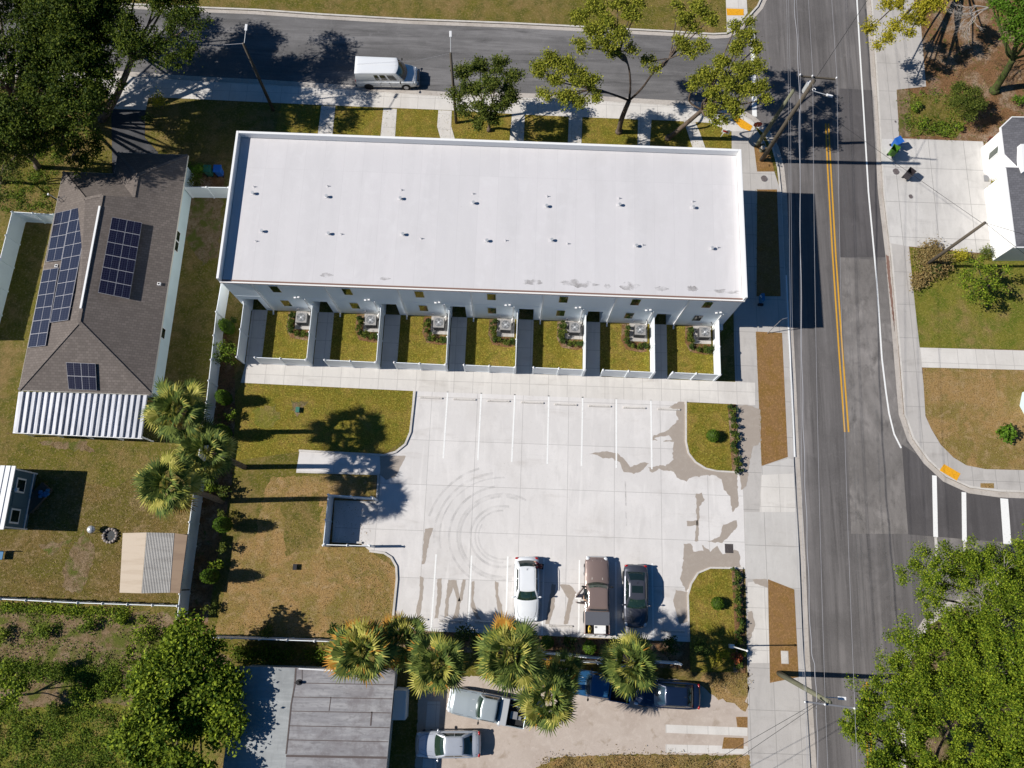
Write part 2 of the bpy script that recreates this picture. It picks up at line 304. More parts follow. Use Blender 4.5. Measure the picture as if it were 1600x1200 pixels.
M['weed'] = leaf('weed_leaves', (.06, .11, .012), (.24, .31, .03), .3)
M['skin'] = mk('skin', (.45, .27, .19), .6); M['hair'] = mk('dark_hair', (.02, .016, .014), .7)
M['maroon'] = mk('maroon_cloth', (.09, .012, .022), .9, [('noise', 30, (.05, .006, .012), .4, .6, .7)]); M['navycloth'] = mk('dark_cloth', (.02, .022, .04), .9)
def car_paint(nm, c, met=.3): return mk(nm, c, .32, metallic=met, spec=.5, coat=.7)
M['carwhite'] = car_paint('white_car_paint', (.74, .76, .78), 0); M['carsilver'] = car_paint('silver_car_paint', (.52, .55, .60), .4)
M['carbrown'] = car_paint('brown_truck_paint', (.245, .18, .158), .25); M['cargrey'] = car_paint('dark_grey_car_paint', (.075, .08, .10), .4)
M['carnavy'] = car_paint('navy_car_paint', (.009, .020, .052), .3); M['carblue'] = car_paint('blue_truck_paint', (.03, .12, .26), .3)
M['carpale'] = car_paint('pale_grey_truck_paint', (.40, .45, .47), .3)
M['red_lamp'] = mk('red_lamp_lens', (.35, .01, .012), .2, coat=.5); M['clear_lamp'] = mk('clear_lamp_lens', (.7, .72, .74), .15, coat=.6)
M['tonneau'] = mk('grey_tonneau_vinyl', (.10, .105, .125), .6); M['interior'] = mk('tan_interior', (.50, .33, .22), .8); M['greyint'] = mk('grey_interior', (.45, .45, .46), .8)
M['bin_green'] = mk('green_bin_plastic', (.035, .16, .11), .5); M['bin_lime'] = mk('lime_bin_plastic', (.10, .26, .03), .5)
M['bin_blue'] = mk('blue_bin_plastic', (.02, .12, .45), .5); M['bin_black'] = mk('black_bin_plastic', (.04, .035, .04), .5)
M['membrane'] = mk('grey_flat_roof', (.25, .245, .255), .85, [('noise', (.3, 2.5, 1), (.36, .355, .36), .46, .66, .8), ('noise', (1.5, 4, 1), (.15, .145, .15), .5, .7, .7), ('noise', .5, (.17, .155, .16), .5, .65, .8), ('noise', 5, (.33, .33, .33), .55, .72, .5)], (10, .3, .01))
M['membrane2'] = mk('pale_flat_roof', (.31, .325, .325), .85, [('noise', (.4, 3, 1), (.40, .415, .415), .46, .66, .8), ('noise', .5, (.20, .21, .215), .48, .68, .7), ('noise', (4, 1, 1), (.24, .25, .25), .5, .7, .5)], (10, .3, .01))
M['tar'] = mk('tar_seam', (.10, .08, .075), .8); M['peach'] = mk('peach_panel', (.58, .48, .37), .7, [('noise', (.3, 2, 1), (.46, .36, .26), .48, .68, .6)])
M['brownpanel'] = mk('brown_panel', (.27, .19, .13), .8, [('noise', (.4, 2, 1), (.19, .13, .09), .48, .68, .7)])
M['teal'] = mk('teal_wall', (.075, .135, .17), .8); M['cream'] = mk('cream_trim', (.6, .57, .5), .7)
M['stone'] = mk('ring_stone', (.38, .33, .29), .9, [('noise', 8, (.2, .17, .15), .45, .6, .8)], (10, .6, .03))
M['iron'] = mk('iron_cover', (.12, .10, .10), .7, [('vor', 18, (.2, .18, .17), .6, .9, .6)])
M['cable'] = mk('black_cable', (.03, .03, .03), .6); M['cablew'] = mk('bright_cable', (.30, .30, .32), .5)
M['ins'] = mk('insulator_glaze', (.7, .7, .7), .3); M['orange'] = mk('orange_board', (.8, .25, .01), .6)
M['stepblue'] = mk('blue_tarp', (.03, .16, .33), .6); M['yellowp'] = mk('yellow_plastic', (.6, .42, .06), .5)
S = 'structure'
ORGANIC = {'weedy_bed': .22, 'backyard': .0, 'back_lawn': .25, 'weedy_dirt': .22, 'weedy_green': .25, 'bare_strip': .2, 'dry_lawn': .07, 'dry_patch': .2, 'dirt_path': .07, 'bare_patch': .16, 'old_concrete_yard': .06, 'olive_patch': .25}
def sheet(name, px, z, mat, zz=None):
    if ORGANIC.get(name): return blob(name, px, z, mat, ORGANIC[name])
    o = MB().sheet(PX(px, z), z).build(name, M[mat]); return tag(o, kind=S)
def blob(name, px, z, mat, jit=.10, sub=7):
    P = PX(px, z); out = []; r = random.Random(len(px)*7+int(px[0][0]))
    for i in range(len(P)):
        a = Vector(P[i]); b = Vector(P[(i+1) % len(P)]); n = max(2, int((b-a).length/max(.16, jit*1.6)))
        for k in range(n):
            q = a.lerp(b, k/n); out.append((q.x+r.uniform(-jit, jit), q.y+r.uniform(-jit, jit)))
    o = MB().sheet(out, z).build(name, M[mat]); return tag(o, kind=S)
def prism(name, px, z0, z1, mat):
    o = MB().prism(PX(px, z1), z0, z1).build(name, M[mat]); return tag(o, kind=S)
RZ = -.12                                  # road level; the blocks of land are at 0
# ================================================================ ground and roads
tag(MB().sheet([(-320, -320), (320, -320), (320, 320), (-320, 320)], -.16).build('ground', M['yard']), kind=S)
northk = [(-1200, -60), (100, 2), (300, 12), (400, 16), (500, 23), (640, 31), (800, 37), (900, 42), (1050, 50), (1115, 54), (1135, 53), (1152, 44), (1168, 29), (1185, 10), (1196, -14), (1198, -60), (1196, -900)]
southk = [(-1200, 30), (170, 117), (300, 126), (400, 131), (560, 141), (700, 151), (800, 152), (930, 157), (1030, 163), (1085, 166), (1120, 168), (1150, 174), (1175, 188), (1196, 208), (1209, 232), (1217, 262), (1221, 300)]
westk = southk[-1:] + [(1227, 430), (1231, 520), (1235, 600), (1240, 714), (1249, 870), (1254, 1000), (1260, 1100), (1266, 1200), (1300, 1700)]
eastk = [(1362, -900), (1361, -60), (1361, 0), (1369, 120), (1380, 300), (1392, 400), (1404, 540), (1409, 600), (1413, 647), (1426, 685), (1450, 719), (1478, 745), (1515, 762), (1560, 768), (1610, 770), (2300, 790)]
sek = [(2300, 950), (1640, 935), (1540, 938), (1485, 950), (1450, 975), (1425, 1015), (1412, 1070), (1412, 1200), (1440, 1800)]
prism('ground_north_block', northk + [(-1200, -900)], -.3, 0, 'yard')
prism('ground_main_block', southk + westk[1:] + [(-1200, 1700)], -.3, 0, 'yard')
prism('ground_east_block', eastk + [(2300, -900)], -.3, 0, 'mulch')
prism('ground_south_east_block', sek + [(2300, 1800)], -.3, 0, 'dirt')
def asph(name, px, z, mat): return sheet(name, px, z, mat)
asph('side_street', [(-1300, -120), (1250, -0), (1250, 260), (-1300, 260)], RZ, 'asphE')
asph('side_street_east', [(1380, 690), (2300, 690), (2300, 1050), (1380, 1050)], RZ, 'asphO')
asph('main_road', [(1150, -900), (1400, -900), (1445, 700), (1445, 860), (1470, 1300), (1500, 1750), (1150, 1750)], RZ+.004, 'asphN')
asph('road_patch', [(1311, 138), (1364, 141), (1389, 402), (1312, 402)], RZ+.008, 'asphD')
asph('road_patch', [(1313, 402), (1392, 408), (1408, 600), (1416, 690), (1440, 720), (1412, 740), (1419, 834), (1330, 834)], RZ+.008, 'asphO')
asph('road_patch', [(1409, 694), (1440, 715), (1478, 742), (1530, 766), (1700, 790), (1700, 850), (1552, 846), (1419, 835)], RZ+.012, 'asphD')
# corner kerbs and gutters
def kerb(path, side, gut=True):
    p = PX(path, 0)
    m = MB().ribbon(p, .16, RZ, .012, side=side); tag(m.build('kerb', M['kerb']), kind=S)
    if gut:
        q = PX(path, RZ); m = MB().ribbon(q, .46, RZ+.002, RZ+.02, side=-side); tag(m.build('gutter', M['gutter']), kind=S)
kerb(northk, 1); kerb(southk, -1)
kerb(westk, -1); kerb(eastk, 1); kerb(sek, 1)
LZ = RZ+.018
def line(name, a, w, mat, z=LZ, dbl=None):
    o = MB().ribbon(PX(a, z), w, z).build(name, M[mat]); return tag(o, kind=S)
line('yellow_line', [(1290, 193), (1293, 260), (1301, 400), (1311, 550), (1320, 675)], .13, 'yellow_line')
line('yellow_line', [(1294.5, 193), (1298, 260), (1306, 400), (1316.5, 550), (1326, 675)], .13, 'yellow_line')
line('yellow_line', [(1354.5, 1065), (1360, 1150), (1366, 1260)], .16, 'yellow_line'); line('yellow_line', [(1349, 1070), (1354, 1150), (1360, 1260)], .13, 'yellow_line')
line('edge_line', [(1337, -60), (1339, 0), (1343, 70), (1348, 150), (1357, 300), (1370, 440), (1378, 560), (1384, 610), (1389, 645), (1397, 678), (1408, 700)], .13, 'white_line')
line('stop_line', [(1176, 44), (1177, 110), (1179, 182)], .42, 'white_line')
line('crosswalk_line', [(1460, 743), (1462, 839)], .36, 'white_line'); line('crosswalk_line', [(1506, 769), (1507, 846)], .36, 'white_line')
line('crosswalk_line', [(1569, 779), (1574, 850)], .62, 'white_line')
line('crosswalk_line', [(1462, 839.5), (1464, 872)], .22, 'kerb'); line('crosswalk_line', [(1507, 846.5), (1508, 872)], .22, 'kerb')
for px in ([(1307, 0), (1318, 300), (1330, 600), (1341, 900), (1347, 1010)], [(1312, 0), (1322, 300), (1335, 620), (1350, 960)], [(1325, 140), (1344, 460), (1366, 600), (1377, 800), (1388, 900), (1398, 1010)], [(1371, 640), (1374, 760), (1385, 900)]):
    line('tyre_arc_and_line', px, .16, 'tyre_arc_and_line_mark', RZ+.016)  # thin dark lines running along the road
def pad(name, px, z, mat): return sheet(name, px, z, mat)
# land surfaces of the main block
sheet('backyard', [(-60, 560), (14, 676), (225, 686), (330, 640), (302, 780), (276, 946), (-60, 935)], .004, 'olive')
sheet('back_lawn', [(-60, 560), (14, 676), (225, 686), (330, 640), (306, 742), (240, 730), (180, 760), (60, 740), (-60, 720)], .008, 'yard')
sheet('weedy_dirt', [(-60, 952), (276, 960), (325, 1000), (370, 1040), (350, 1110), (120, 1130), (60, 1105), (-60, 1140)], .004, 'dirt')
sheet('weedy_green', [(-60, 1095), (60, 1108), (140, 1095), (235, 1105), (345, 1110), (345, 1300), (-60, 1300)], .0075, 'patchy')
sheet('bare_strip', [(299, 306), (350, 308), (341, 400), (318, 415), (288, 375)], .004, 'dirt')
sheet('lot_lawn', [(345, 430), (1180, 430), (1180, 620), (372, 620), (366, 720), (322, 1010), (280, 960), (323, 628)], .004, 'yard')
sheet('dry_lawn', [(365, 860), (425, 745), (590, 742), (578, 862), (621, 890), (615, 1000), (335, 990)], .008, 'dry')
sheet('lot_lawn', [(378, 598), (648, 611), (640, 680), (600, 710), (465, 706), (366, 720), (366, 620)], .012, 'lawn')
sheet('front_lawn', [(440, 160), (1120, 189), (1143, 200), (1143, 320), (355, 320), (430, 205)], .004, 'lawn')
sheet('planting_bed', [(300, 780), (322, 640), (334, 560), (352, 520), (366, 560), (368, 640), (362, 760), (338, 880), (322, 990), (280, 990)], .014, 'mulch')
sheet('planting_bed', [(620, 1000), (620, 984), (1077, 1004), (1165, 1012), (1165, 1052), (850, 1030), (620, 1010)], .010, 'mulch')
for q in ([(395, 640), (430, 632), (438, 655), (420, 672), (400, 665)], [(560, 650), (600, 645), (605, 670), (580, 680)]): sheet('bare_patch', q, .015, 'patchy')
sheet('bare_patch', [(452, 626), (480, 627), (474, 642), (466, 652), (456, 640)], .018, 'dirt')
for q in ([(440, 780), (500, 770), (505, 850), (450, 870)], [(350, 780), (410, 770), (400, 840), (352, 850)], ): sheet('olive_patch', q, .011, 'patchy' if q[0][0] == 520 else 'yard')
for q in ([(100, 880), (130, 830), (150, 860), (130, 925), (100, 925)], [(60, 850), (110, 845), (80, 870)], [(60, 690), (130, 688), (150, 705), (80, 700)]): sheet('bare_patch', q, .0085, 'dirt')
# paving
LOT = [(646, 606), (1074, 622), (1072, 690), (1076, 708), (1087, 722), (1103, 732), (1120, 736), (1160, 738), (1165, 889), (1110, 887), (1091, 895), (1080, 912), (1075, 930), (1077, 1003), (845, 993), (612, 984),
       (620, 905), (619, 885), (611, 871), (600, 864), (577, 860), (563, 849), (519, 846), (524, 782), (562, 783), (590, 783), (593, 741), (463, 736), (468, 705), (600, 712), (618, 707), (633, 695), (641, 675)]
sheet('parking_lot', LOT, .020, 'lot')
sheet('front_walkway', [(384, 567), (1180, 598), (1180, 633), (1072, 628), (648, 611), (376, 598)], .026, 'walk')
sheet('sidewalk', [(1143, 197), (1178, 197), (1195, 221), (1220, 300), (1226, 430), (1230, 520), (1234, 600), (1240, 714), (1249, 870), (1254, 1000), (1260, 1100), (1266, 1200), (1290, 1500), (1172, 1500), (1168, 1062), (1165, 905), (1157, 800), (1154, 737), (1150, 630), (1147, 540), (1146, 463)], .016, 'walk2')
sheet('driveway_apron', [(1190, 729), (1232, 716), (1240, 718), (1248, 860), (1251, 921), (1241, 921), (1200, 906), (1166, 904), (1163, 800), (1190, 800)], .022, 'apron')
sheet('driveway_apron', [(1190, 742), (1240, 740), (1244, 800), (1187, 800)], .027, 'walk')
sheet('sidewalk_panel', [(1168, 910), (1199, 906), (1203, 1036), (1168, 1036)], .022, 'walk')
sheet('verge', [(1178, 228), (1194, 224), (1206, 248), (1210, 268), (1183, 268)], .022, 'verge')
sheet('verge', [(1183, 296), (1214, 296), (1220, 463), (1182, 463)], .022, 'verge')
sheet('verge', [(1181, 518), (1222, 520), (1231, 714), (1190, 728)], .022, 'verge')
sheet('verge', [(1200, 905), (1241, 921), (1248, 1058), (1203, 1067)], .027, 'verge')
sheet('north_sidewalk', [(-400, 85), (176, 119), (300, 128), (400, 133), (560, 143), (700, 153), (800, 155), (930, 159), (1030, 165), (1085, 168), (1120, 170), (1150, 176), (1178, 192), (1180, 205), (1140, 205), (1110, 192), (1060, 189), (960, 185), (820, 179), (700, 172), (500, 164), (270, 153), (232, 152), (228, 172), (172, 170), (168, 140), (-400, 110)], .020, 'walk')
for q in ([(502, 165), (524, 166), (519, 215), (496, 214)], [(599, 169), (620, 170), (617, 217), (594, 216)], [(685, 172), (706, 173), (705, 197), (712, 222), (690, 222), (683, 198)], [(800, 178), (820, 179), (818, 226), (796, 225)], [(889, 182), (910, 183), (908, 230), (887, 229)], [(997, 186), (1018, 187), (1015, 234), (996, 233)], [(1068, 188), (1086, 190), (1094, 208), (1104, 236), (1084, 236), (1076, 212)]):
    sheet('front_path', q, .016, 'walk')
sheet('driveway', [(174, 171), (227, 172), (226, 215), (247, 238), (240, 300), (176, 300)], .016, 'asphDr')
sheet('tactile_pad', [(1148, 178), (1153, 182), (1176, 197), (1172, 205), (1158, 200), (1144, 186)], .026, 'tactile')
sheet('tactile_pad', [(1135, 13), (1162, 14), (1162, 24), (1136, 24)], .026, 'tactile')
sheet('north_corner_walk', [(1133, -30), (1165, -30), (1168, 20), (1152, 42), (1136, 52)], .016, 'walk')
sheet('bin_pad', [(294, 270), (352, 270), (350, 293), (292, 293)], .006, 'mulch')
# old concrete yard by the palms
sheet('old_concrete_yard', [(655, 1060), (900, 1050), (1060, 1062), (1110, 1075), (1168, 1090), (1172, 1180), (1000, 1178), (860, 1184), (830, 1300), (640, 1300), (650, 1180)], .012, 'oldlot')
sheet('dry_patch', [(1100, 1050), (1167, 1050), (1168, 1110), (1120, 1090), (1095, 1075)], .016, 'dry')
sheet('concrete_strip', [(1040, 1132), (1168, 1137), (1168, 1150), (1040, 1145)], .016, 'walk'); sheet('concrete_strip', [(1040, 1163), (1168, 1166), (1170, 1178), (1040, 1176)], .016, 'walk')
sheet('verge', [(1131, 1152), (1162, 1153), (1162, 1170), (1128, 1170)], .018, 'verge'); sheet('verge', [(1150, 1120), (1168, 1120), (1168, 1137), (1152, 1136)], .018, 'verge')
sheet('dry_lawn', [(838, 1198), (880, 1182), (1000, 1180), (1075, 1182), (1080, 1192), (1172, 1180), (1176, 1300), (820, 1300)], .020, 'dry')
sheet('driveway_edge', [(668, 1096), (688, 1096), (682, 1200), (660, 1200)], .016, 'walk')
# islands and kerbed lawns
def island(name, px, mat, w=.15, closed=False, z=.10):
    tag(MB().prism(PX(px, z), 0, z).build(name, M[mat]), kind=S)
island('island_lawn', [(1073, 629), (1137, 632), (1144, 737), (1120, 735), (1104, 731), (1088, 721), (1077, 707), (1073, 690)], 'lawn')
island('planting_bed', [(1137, 632), (1150, 632), (1154, 737), (1144, 737)], 'mulch')
island('island_lawn', [(1110, 888), (1143, 889), (1150, 1020), (1145, 1050), (1079, 1050), (1076, 932), (1081, 913), (1092, 897)], 'lawn')
island('planting_bed', [(1143, 889), (1160, 890), (1165, 1052), (1145, 1050), (1150, 1020)], 'mulch')
for p in ([(648, 611), (641, 675), (633, 694), (618, 706), (600, 711), (467, 704)], [(463, 737), (591, 741), (589, 780)], [(577, 861), (600, 864), (611, 871), (619, 885), (620, 905), (612, 984)]):
    tag(MB().ribbon(PX(p, .12), .16, 0, .13).build('kerb', M['kerb']), kind=S)
for p in ([(1072, 627), (1072, 690), (1076, 708), (1087, 722), (1103, 732), (1120, 736), (1154, 738)], [(1161, 888), (1110, 887), (1091, 895), (1080, 912), (1075, 930), (1077, 1003)]):
    tag(MB().ribbon(PX(p, .1), .13, 0, .108).build('kerb', M['kerb']), kind=S)
tag(MB().ribbon([(p[0]+.08, p[1]) for p in PX(westk, 0)[1:5]], .12, 0, .02).build('kerb', M['trim']), kind=S)
# east side
sheet('sidewalk', [(1361, -60), (1405, -60), (1438, 28), (1447, 135), (1401, 140), (1405, 216), (1536, 221), (1552, 300), (1562, 398), (1420, 384), (1430, 480), (1437, 543), (1443, 600), (1446, 650), (1455, 670), (1470, 695), (1490, 715), (1510, 727), (1540, 733), (1620, 735), (1620, 769), (1560, 767), (1515, 761), (1478, 744), (1450, 718), (1426, 684), (1413, 646), (1409, 600), (1404, 540), (1392, 400), (1380, 300), (1369, 120)], .008, 'walk2')
sheet('driveway', [(1378, 217), (1535, 221), (1552, 300), (1562, 398), (1420, 385), (1391, 380), (1382, 300)], .014, 'drive2')
sheet('front_path', [(1437, 543), (1680, 550), (1680, 580), (1440, 574)], .014, 'walk')
sheet('east_lawn', [(1421, 386), (1562, 400), (1700, 402), (1700, 549), (1437, 543), (1430, 480)], .006, 'patchy')
sheet('dry_lawn', [(1441, 574), (1700, 580), (1700, 736), (1540, 733), (1510, 727), (1490, 715), (1470, 695), (1455, 670), (1446, 650)], .006, 'dry')
sheet('weedy_bed', [(1410, 150), (1520, 145), (1500, 214), (1420, 212)], .006, 'yard')
sheet('dirt_path', [(1402, 141), (1422, 141), (1424, 213), (1405, 215)], .008, 'dirt')
sheet('tactile_pad', [(1475, 725), (1501, 740), (1495, 751), (1468, 735)], .014, 'tactile')
sheet('worn_strip', [(1532, 755), (1553, 755), (1553, 763), (1532, 762)], .014, 'dry')
sheet('north_lawn', [(290, -200), (1133, -200), (1134, 50), (1050, 47), (800, 34), (640, 28), (400, 12), (300, 8)], .004, 'yard')
x0 = G(699.5, 612)[0]; y0 = G(699.5, 612)[1]
LN = .026
for i, (xt, yt, xb, yb) in enumerate([(699.5, 612, 692.5, 716), (752, 614, 746.5, 719), (804.5, 616, 799.5, 722), (857.5, 618, 855, 725), (910.5, 620, 908.5, 728), (963, 623, 963, 731), (1017, 625, 1018.5, 733)]):
    line('bay_line', [(xt, yt), (xb, yb)], .12, 'white_line', LN)
for i, (xt, yt, xb, yb) in enumerate([(681.5, 866, 673.5, 985), (737, 868, 731, 988), (793.5, 869, 790, 990), (850, 872, 847, 992), (905.5, 875, 904, 996), (962, 878, 963, 998), (1019, 880, 1021, 1001)]):
    line('bay_line', [(xt, yt), (xb, yb)], .12, 'white_line', LN)
SZ = .0235
blob('wet_stain', [(1070, 624), (1072, 690), (1078, 712), (1100, 732), (1152, 738), (1154, 790), (1145, 800), (1140, 775), (1132, 765), (1128, 750), (1115, 742), (1080, 746), (1072, 752), (1060, 748), (1052, 737), (1030, 733), (1018, 738), (1012, 730), (1042, 726), (1052, 705), (1052, 690), (1020, 688), (1022, 680), (1045, 672), (1060, 655), (1055, 640), (1045, 636), (1060, 628)], SZ, 'wet', .06)
blob('wet_stain', [(921, 709), (945, 705), (965, 708), (980, 722), (985, 730), (1003, 722), (1014, 724), (1000, 737), (990, 740), (975, 738), (968, 722), (955, 716), (942, 716), (930, 710)], SZ, 'wet', .05)
blob('wet_stain', [(1087, 772), (1096, 770), (1101, 780), (1093, 792), (1091, 846), (1086, 846), (1088, 812), (1088, 790)], SZ, 'wet', .05)
blob('wet_stain', [(1150, 812), (1153, 822), (1140, 836), (1128, 848), (1104, 846), (1125, 838), (1130, 820)], SZ, 'wet', .05)
blob('wet_stain', [(1068, 850), (1095, 850), (1110, 862), (1122, 852), (1155, 862), (1157, 886), (1110, 887), (1091, 895), (1080, 912), (1073, 925), (1062, 905), (1068, 880)], SZ, 'wet', .06)
blob('wet_stain', [(1072, 814), (1090, 813), (1090, 821), (1074, 822)], SZ, 'wet', .04)
for px in ([(664, 826), (677, 825), (672, 840), (668, 858), (664, 880), (659, 882), (661, 855)], [(656, 900), (662, 902), (661, 930), (656, 962), (668, 968), (652, 968), (650, 955), (656, 925)],
           [(683, 905), (690, 904), (690, 930), (684, 966), (679, 966), (683, 930)], [(700, 906), (713, 906), (716, 920), (720, 940), (716, 965), (706, 968), (712, 952), (714, 935), (708, 918), (702, 935), (700, 962), (694, 966), (697, 930)],
           [(737, 908), (741, 908), (740, 940), (748, 962), (752, 968), (745, 968), (736, 948)], [(773, 908), (779, 910), (778, 930), (784, 945), (788, 968), (780, 966), (775, 935)], [(723, 905), (728, 906), (722, 938), (716, 940)],
           [(874, 913), (890, 914), (900, 925), (892, 950), (888, 975), (880, 975), (888, 935)], [(1056, 922), (1076, 925), (1077, 972), (1062, 975), (1052, 940)],
           [(862, 912), (868, 914), (866, 950), (858, 975), (852, 975), (858, 940)]):
    blob('wet_stain', px, SZ, 'wet', .035)
blob('wet_stain', [(594, 712), (634, 712), (628, 725), (618, 745), (603, 750), (594, 742)], SZ, 'wet', .03)
blob('wet_stain', [(1168, 955), (1175, 955), (1180, 975), (1172, 1000), (1167, 1003)], .028, 'wet', .05)
blob('wet_stain', [(1150, 634), (1166, 632), (1188, 640), (1189, 690), (1176, 700), (1170, 728), (1166, 760), (1158, 766), (1155, 738)], .0225, 'wet', .06)
for q in ([(1020, 700), (1034, 696), (1050, 702), (1052, 718), (1040, 728), (1025, 722), (1018, 712)], [(1023, 684), (1045, 680), (1050, 687), (1030, 690)], [(1118, 850), (1142, 846), (1150, 858), (1130, 866)], [(1080, 850), (1096, 848), (1100, 860), (1084, 862)]): blob('dry_spot', q, .0250, 'lot', .05)
cx, cy = G(785, 838)[:2]
for r, a0, a1 in ((3.3, 60, 290), (3.1, 70, 300), (2.35, 80, 290), (2.0, 90, 280), (1.75, 150, 300), (3.9, 100, 240), (4.6, 90, 200), (5.0, 100, 190), (5.6, 110, 170)):  # curved tyre marks on the lot concrete
    pts = [(cx+r*1.05*math.cos(R(a)), cy+r*math.sin(R(a))*.98) for a in range(a0, a1, 8)]
    tag(MB().ribbon(pts, .12+.07*rng.random(), .0245).build('tyre_arc_and_line', M['tyre_arc_and_line_mark']), kind=S)
# ================================================================ townhouse building
X0, X1, YS, YN = -21.86, 17.16, 20.67, 32.75
th = empty('townhouse_building', ((X0+X1)/2, YS, 0), 0, 'long white two-storey townhouse block with flat white roof and seven small back yards', 'building')
def rel(o, par): o.matrix_parent_inverse = par.matrix_basis.inverted()
def part(mb, name, mats, par, **k):         # a part modelled in world coordinates under a root that is not at the origin
    o = mb.build(name, mats, par, **k); o.matrix_parent_inverse = Matrix.Translation(-Vector(par.location)); return o
UX = [-21.56 + 5.475*i for i in range(8)]   # west fence of each unit
m = MB()
m.box(X0, X1, YS+1.2, YN, 0, 6.3)
for i in range(7):
    a = UX[i]+.12; b = UX[i]+1.32
    nx = UX[i+1]+.12 if i < 6 else X1
    if i == 0: m.box(X0, a, YS, YS+1.2, 0, 6.3)
    m.box(b, nx, YS, YS+1.2, 0, 6.3)
    m.box(a, b, YS, YS+1.2, 2.55, 6.3)
part(m, 'wall', M['wall'], th)
part(MB().box(X0+.2, X1-.2, YS+.02, YN-.2, 6.3, 6.42), 'roof', M['roofwhite'], th)
m = MB(); T = .17
m.box(X0-.02, X0+T, YS-.1, YN+.02, 6.28, 7.05).box(X1-T, X1+.02, YS-.1, YN+.02, 6.28, 7.05).box(X0+T, X1-T, YN-T, YN+.02, 6.28, 7.05)
part(m, 'parapet', M['trim'], th, bevel=.02)
m = MB(); m.box(X0, X1, YS-.16, YS-.0, 6.20, 6.40); part(m, 'gutter', M['trim'], th)
m = MB(); m.box(X0+T, X1-T, YS-.05, YS+.06, 6.42, 6.455); m.box(X0+.1, X1-.1, YS-.185, YS-.162, 6.36, 6.41)
part(m, 'roof_edge', M['rust'], th)
m = MB(); m.box(X0+.01, X1-.01, YS-.012, YS, 3.18, 3.24); part(m, 'floor_band', M['wall'], th)
for i in range(7):
    u = UX[i]
    d = u+1.90 if i < 6 else u+1.90
    mm = MB(); mm.box(d-.05, d+.05, YS-.11, YS-.01, .2, 6.2); mm.beam((d, YS-.06, .22), (d, YS-.38, .08), .1, .1); part(mm, 'downspout', M['trim'], th)
    for z0, z1, gx in ((4.42, 5.68, 'glassY'), (1.33, 2.6, 'glassD' if i % 3 == 0 else 'glassY')):
        w = part(MB().box(u+3.06, u+3.82, YS-.035, YS-.004, z0-.05, z1+.05), 'window', M['trim'], th)
        g = MB().box(u+3.12, u+3.76, YS-.045, YS-.037, z0+.01, z1-.01).build('pane', M[gx], w)
    dr = part(MB().box(u+.28, u+1.16, YS+1.16, YS+1.195, 0, 2.1), 'door', M['wallblue'], th)
    MB().ball((u+1.08, YS+1.13, 1.0), .04).build('handle', M['grey_metal'], dr)
    for k, (dx, z) in enumerate(((4.45, 3.42), (4.75, 3.55))):
        part(MB().box(u+dx, u+dx+.17, YS-.16, YS-.01, z, z+.14), 'wall_light', M['trim'], th, bevel=.02)
    part(MB().box(u+4.0, u+4.12, YS-.08, YS-.01, .62, .78), 'outlet', M['grey_metal'], th)
    mm = MB(); mm.box(u+5.08, u+5.2, YS-.09, YS-.01, .5, 3.1); mm.beam((u+5.14, YS-.05, .5), (u+4.9, YS-.4, .25), .06, .06); part(mm, 'line_cover', M['trim'], th)
for px in ([(812, 436), (850, 437), (850, 446), (812, 445)], [(875, 436), (935, 438), (935, 450), (870, 448)], [(942, 444), (955, 444), (955, 452), (942, 451)], [(968, 440), (1000, 444), (1000, 454), (965, 452)], [(1020, 447), (1045, 448), (1045, 456), (1020, 455)], [(1072, 446), (1090, 447), (1090, 456), (1070, 455)], [(1105, 452), (1160, 453), (1160, 459), (1105, 458)], [(500, 426), (520, 427), (520, 434), (500, 433)], [(590, 432), (610, 433), (610, 438), (590, 437)]):
    P_ = PX(px, 6.42); cx_ = sum(p[0] for p in P_)/4; cy_ = sum(p[1] for p in P_)/4; rx_ = (max(p[0] for p in P_)-min(p[0] for p in P_))/2; ry_ = (max(p[1] for p in P_)-min(p[1] for p in P_))/2
    part(MB().sheet([(cx_+rx_*math.cos(a)*rng.uniform(.6, 1.15), max(YS+.08, cy_+ry_*math.sin(a)*rng.uniform(.6, 1.2))) for a in np.linspace(0, 6.1, 26)], 6.428), 'soot_stain', M['soot'], th)
# vents on the roof
def vent(name, px, big, lab):
    x, y, z = G(px[0], px[1], 6.42); t = empty(name, (x, y, 6.42), 0, lab, 'roof vent', 'vents on the flat white roof')
    if big:
        MB().box(-.2, .16, -.12, .12, 0, .03).build('flashing', M['roofwhite'], t, bevel=.01)
        MB().cyl((0, 0), .08, .03, .22, 12).cyl((0, 0), .12, .22, .27, 12).build('vent_pipe', M['light_metal'], t, smooth=False)
    else:
        MB().cyl((0, 0), .09, 0, .03, 10).build('flashing', M['roofwhite'], t)
        MB().cyl((0, 0), .025, .03, .20, 8).build('vent_pipe', M['light_metal'], t)
ORD = ['first', 'second', 'third', 'fourth', 'fifth', 'sixth', 'seventh', 'eighth', 'ninth']
for i, p in enumerate([(397, 292), (512, 291), (627, 297), (739, 303), (855, 307), (967, 310), (1082, 315)]): vent('roof_vent', p, 0, '%s thin pipe from the left in the northern vent row' % ORD[i])
for i, p in enumerate([(396, 303), (511, 308), (626, 311), (740, 318), (854, 323), (968, 321), (1083, 325)]): vent('roof_vent', p, 1, '%s capped vent from the left in the northern vent row' % ORD[i])
for i, p in enumerate([(410, 362), (514, 366), (630, 367), (761, 377), (862, 376), (994, 385), (1112, 389)]): vent('roof_vent', p, 1, '%s capped vent from the left in the southern vent row' % ORD[i])
for i, p in enumerate([(400, 377), (533, 366), (658, 373), (790, 376), (887, 381), (1004, 383), (1121, 387)]): vent('roof_vent', p, 0, '%s thin pipe from the left in the southern vent row' % ORD[i])
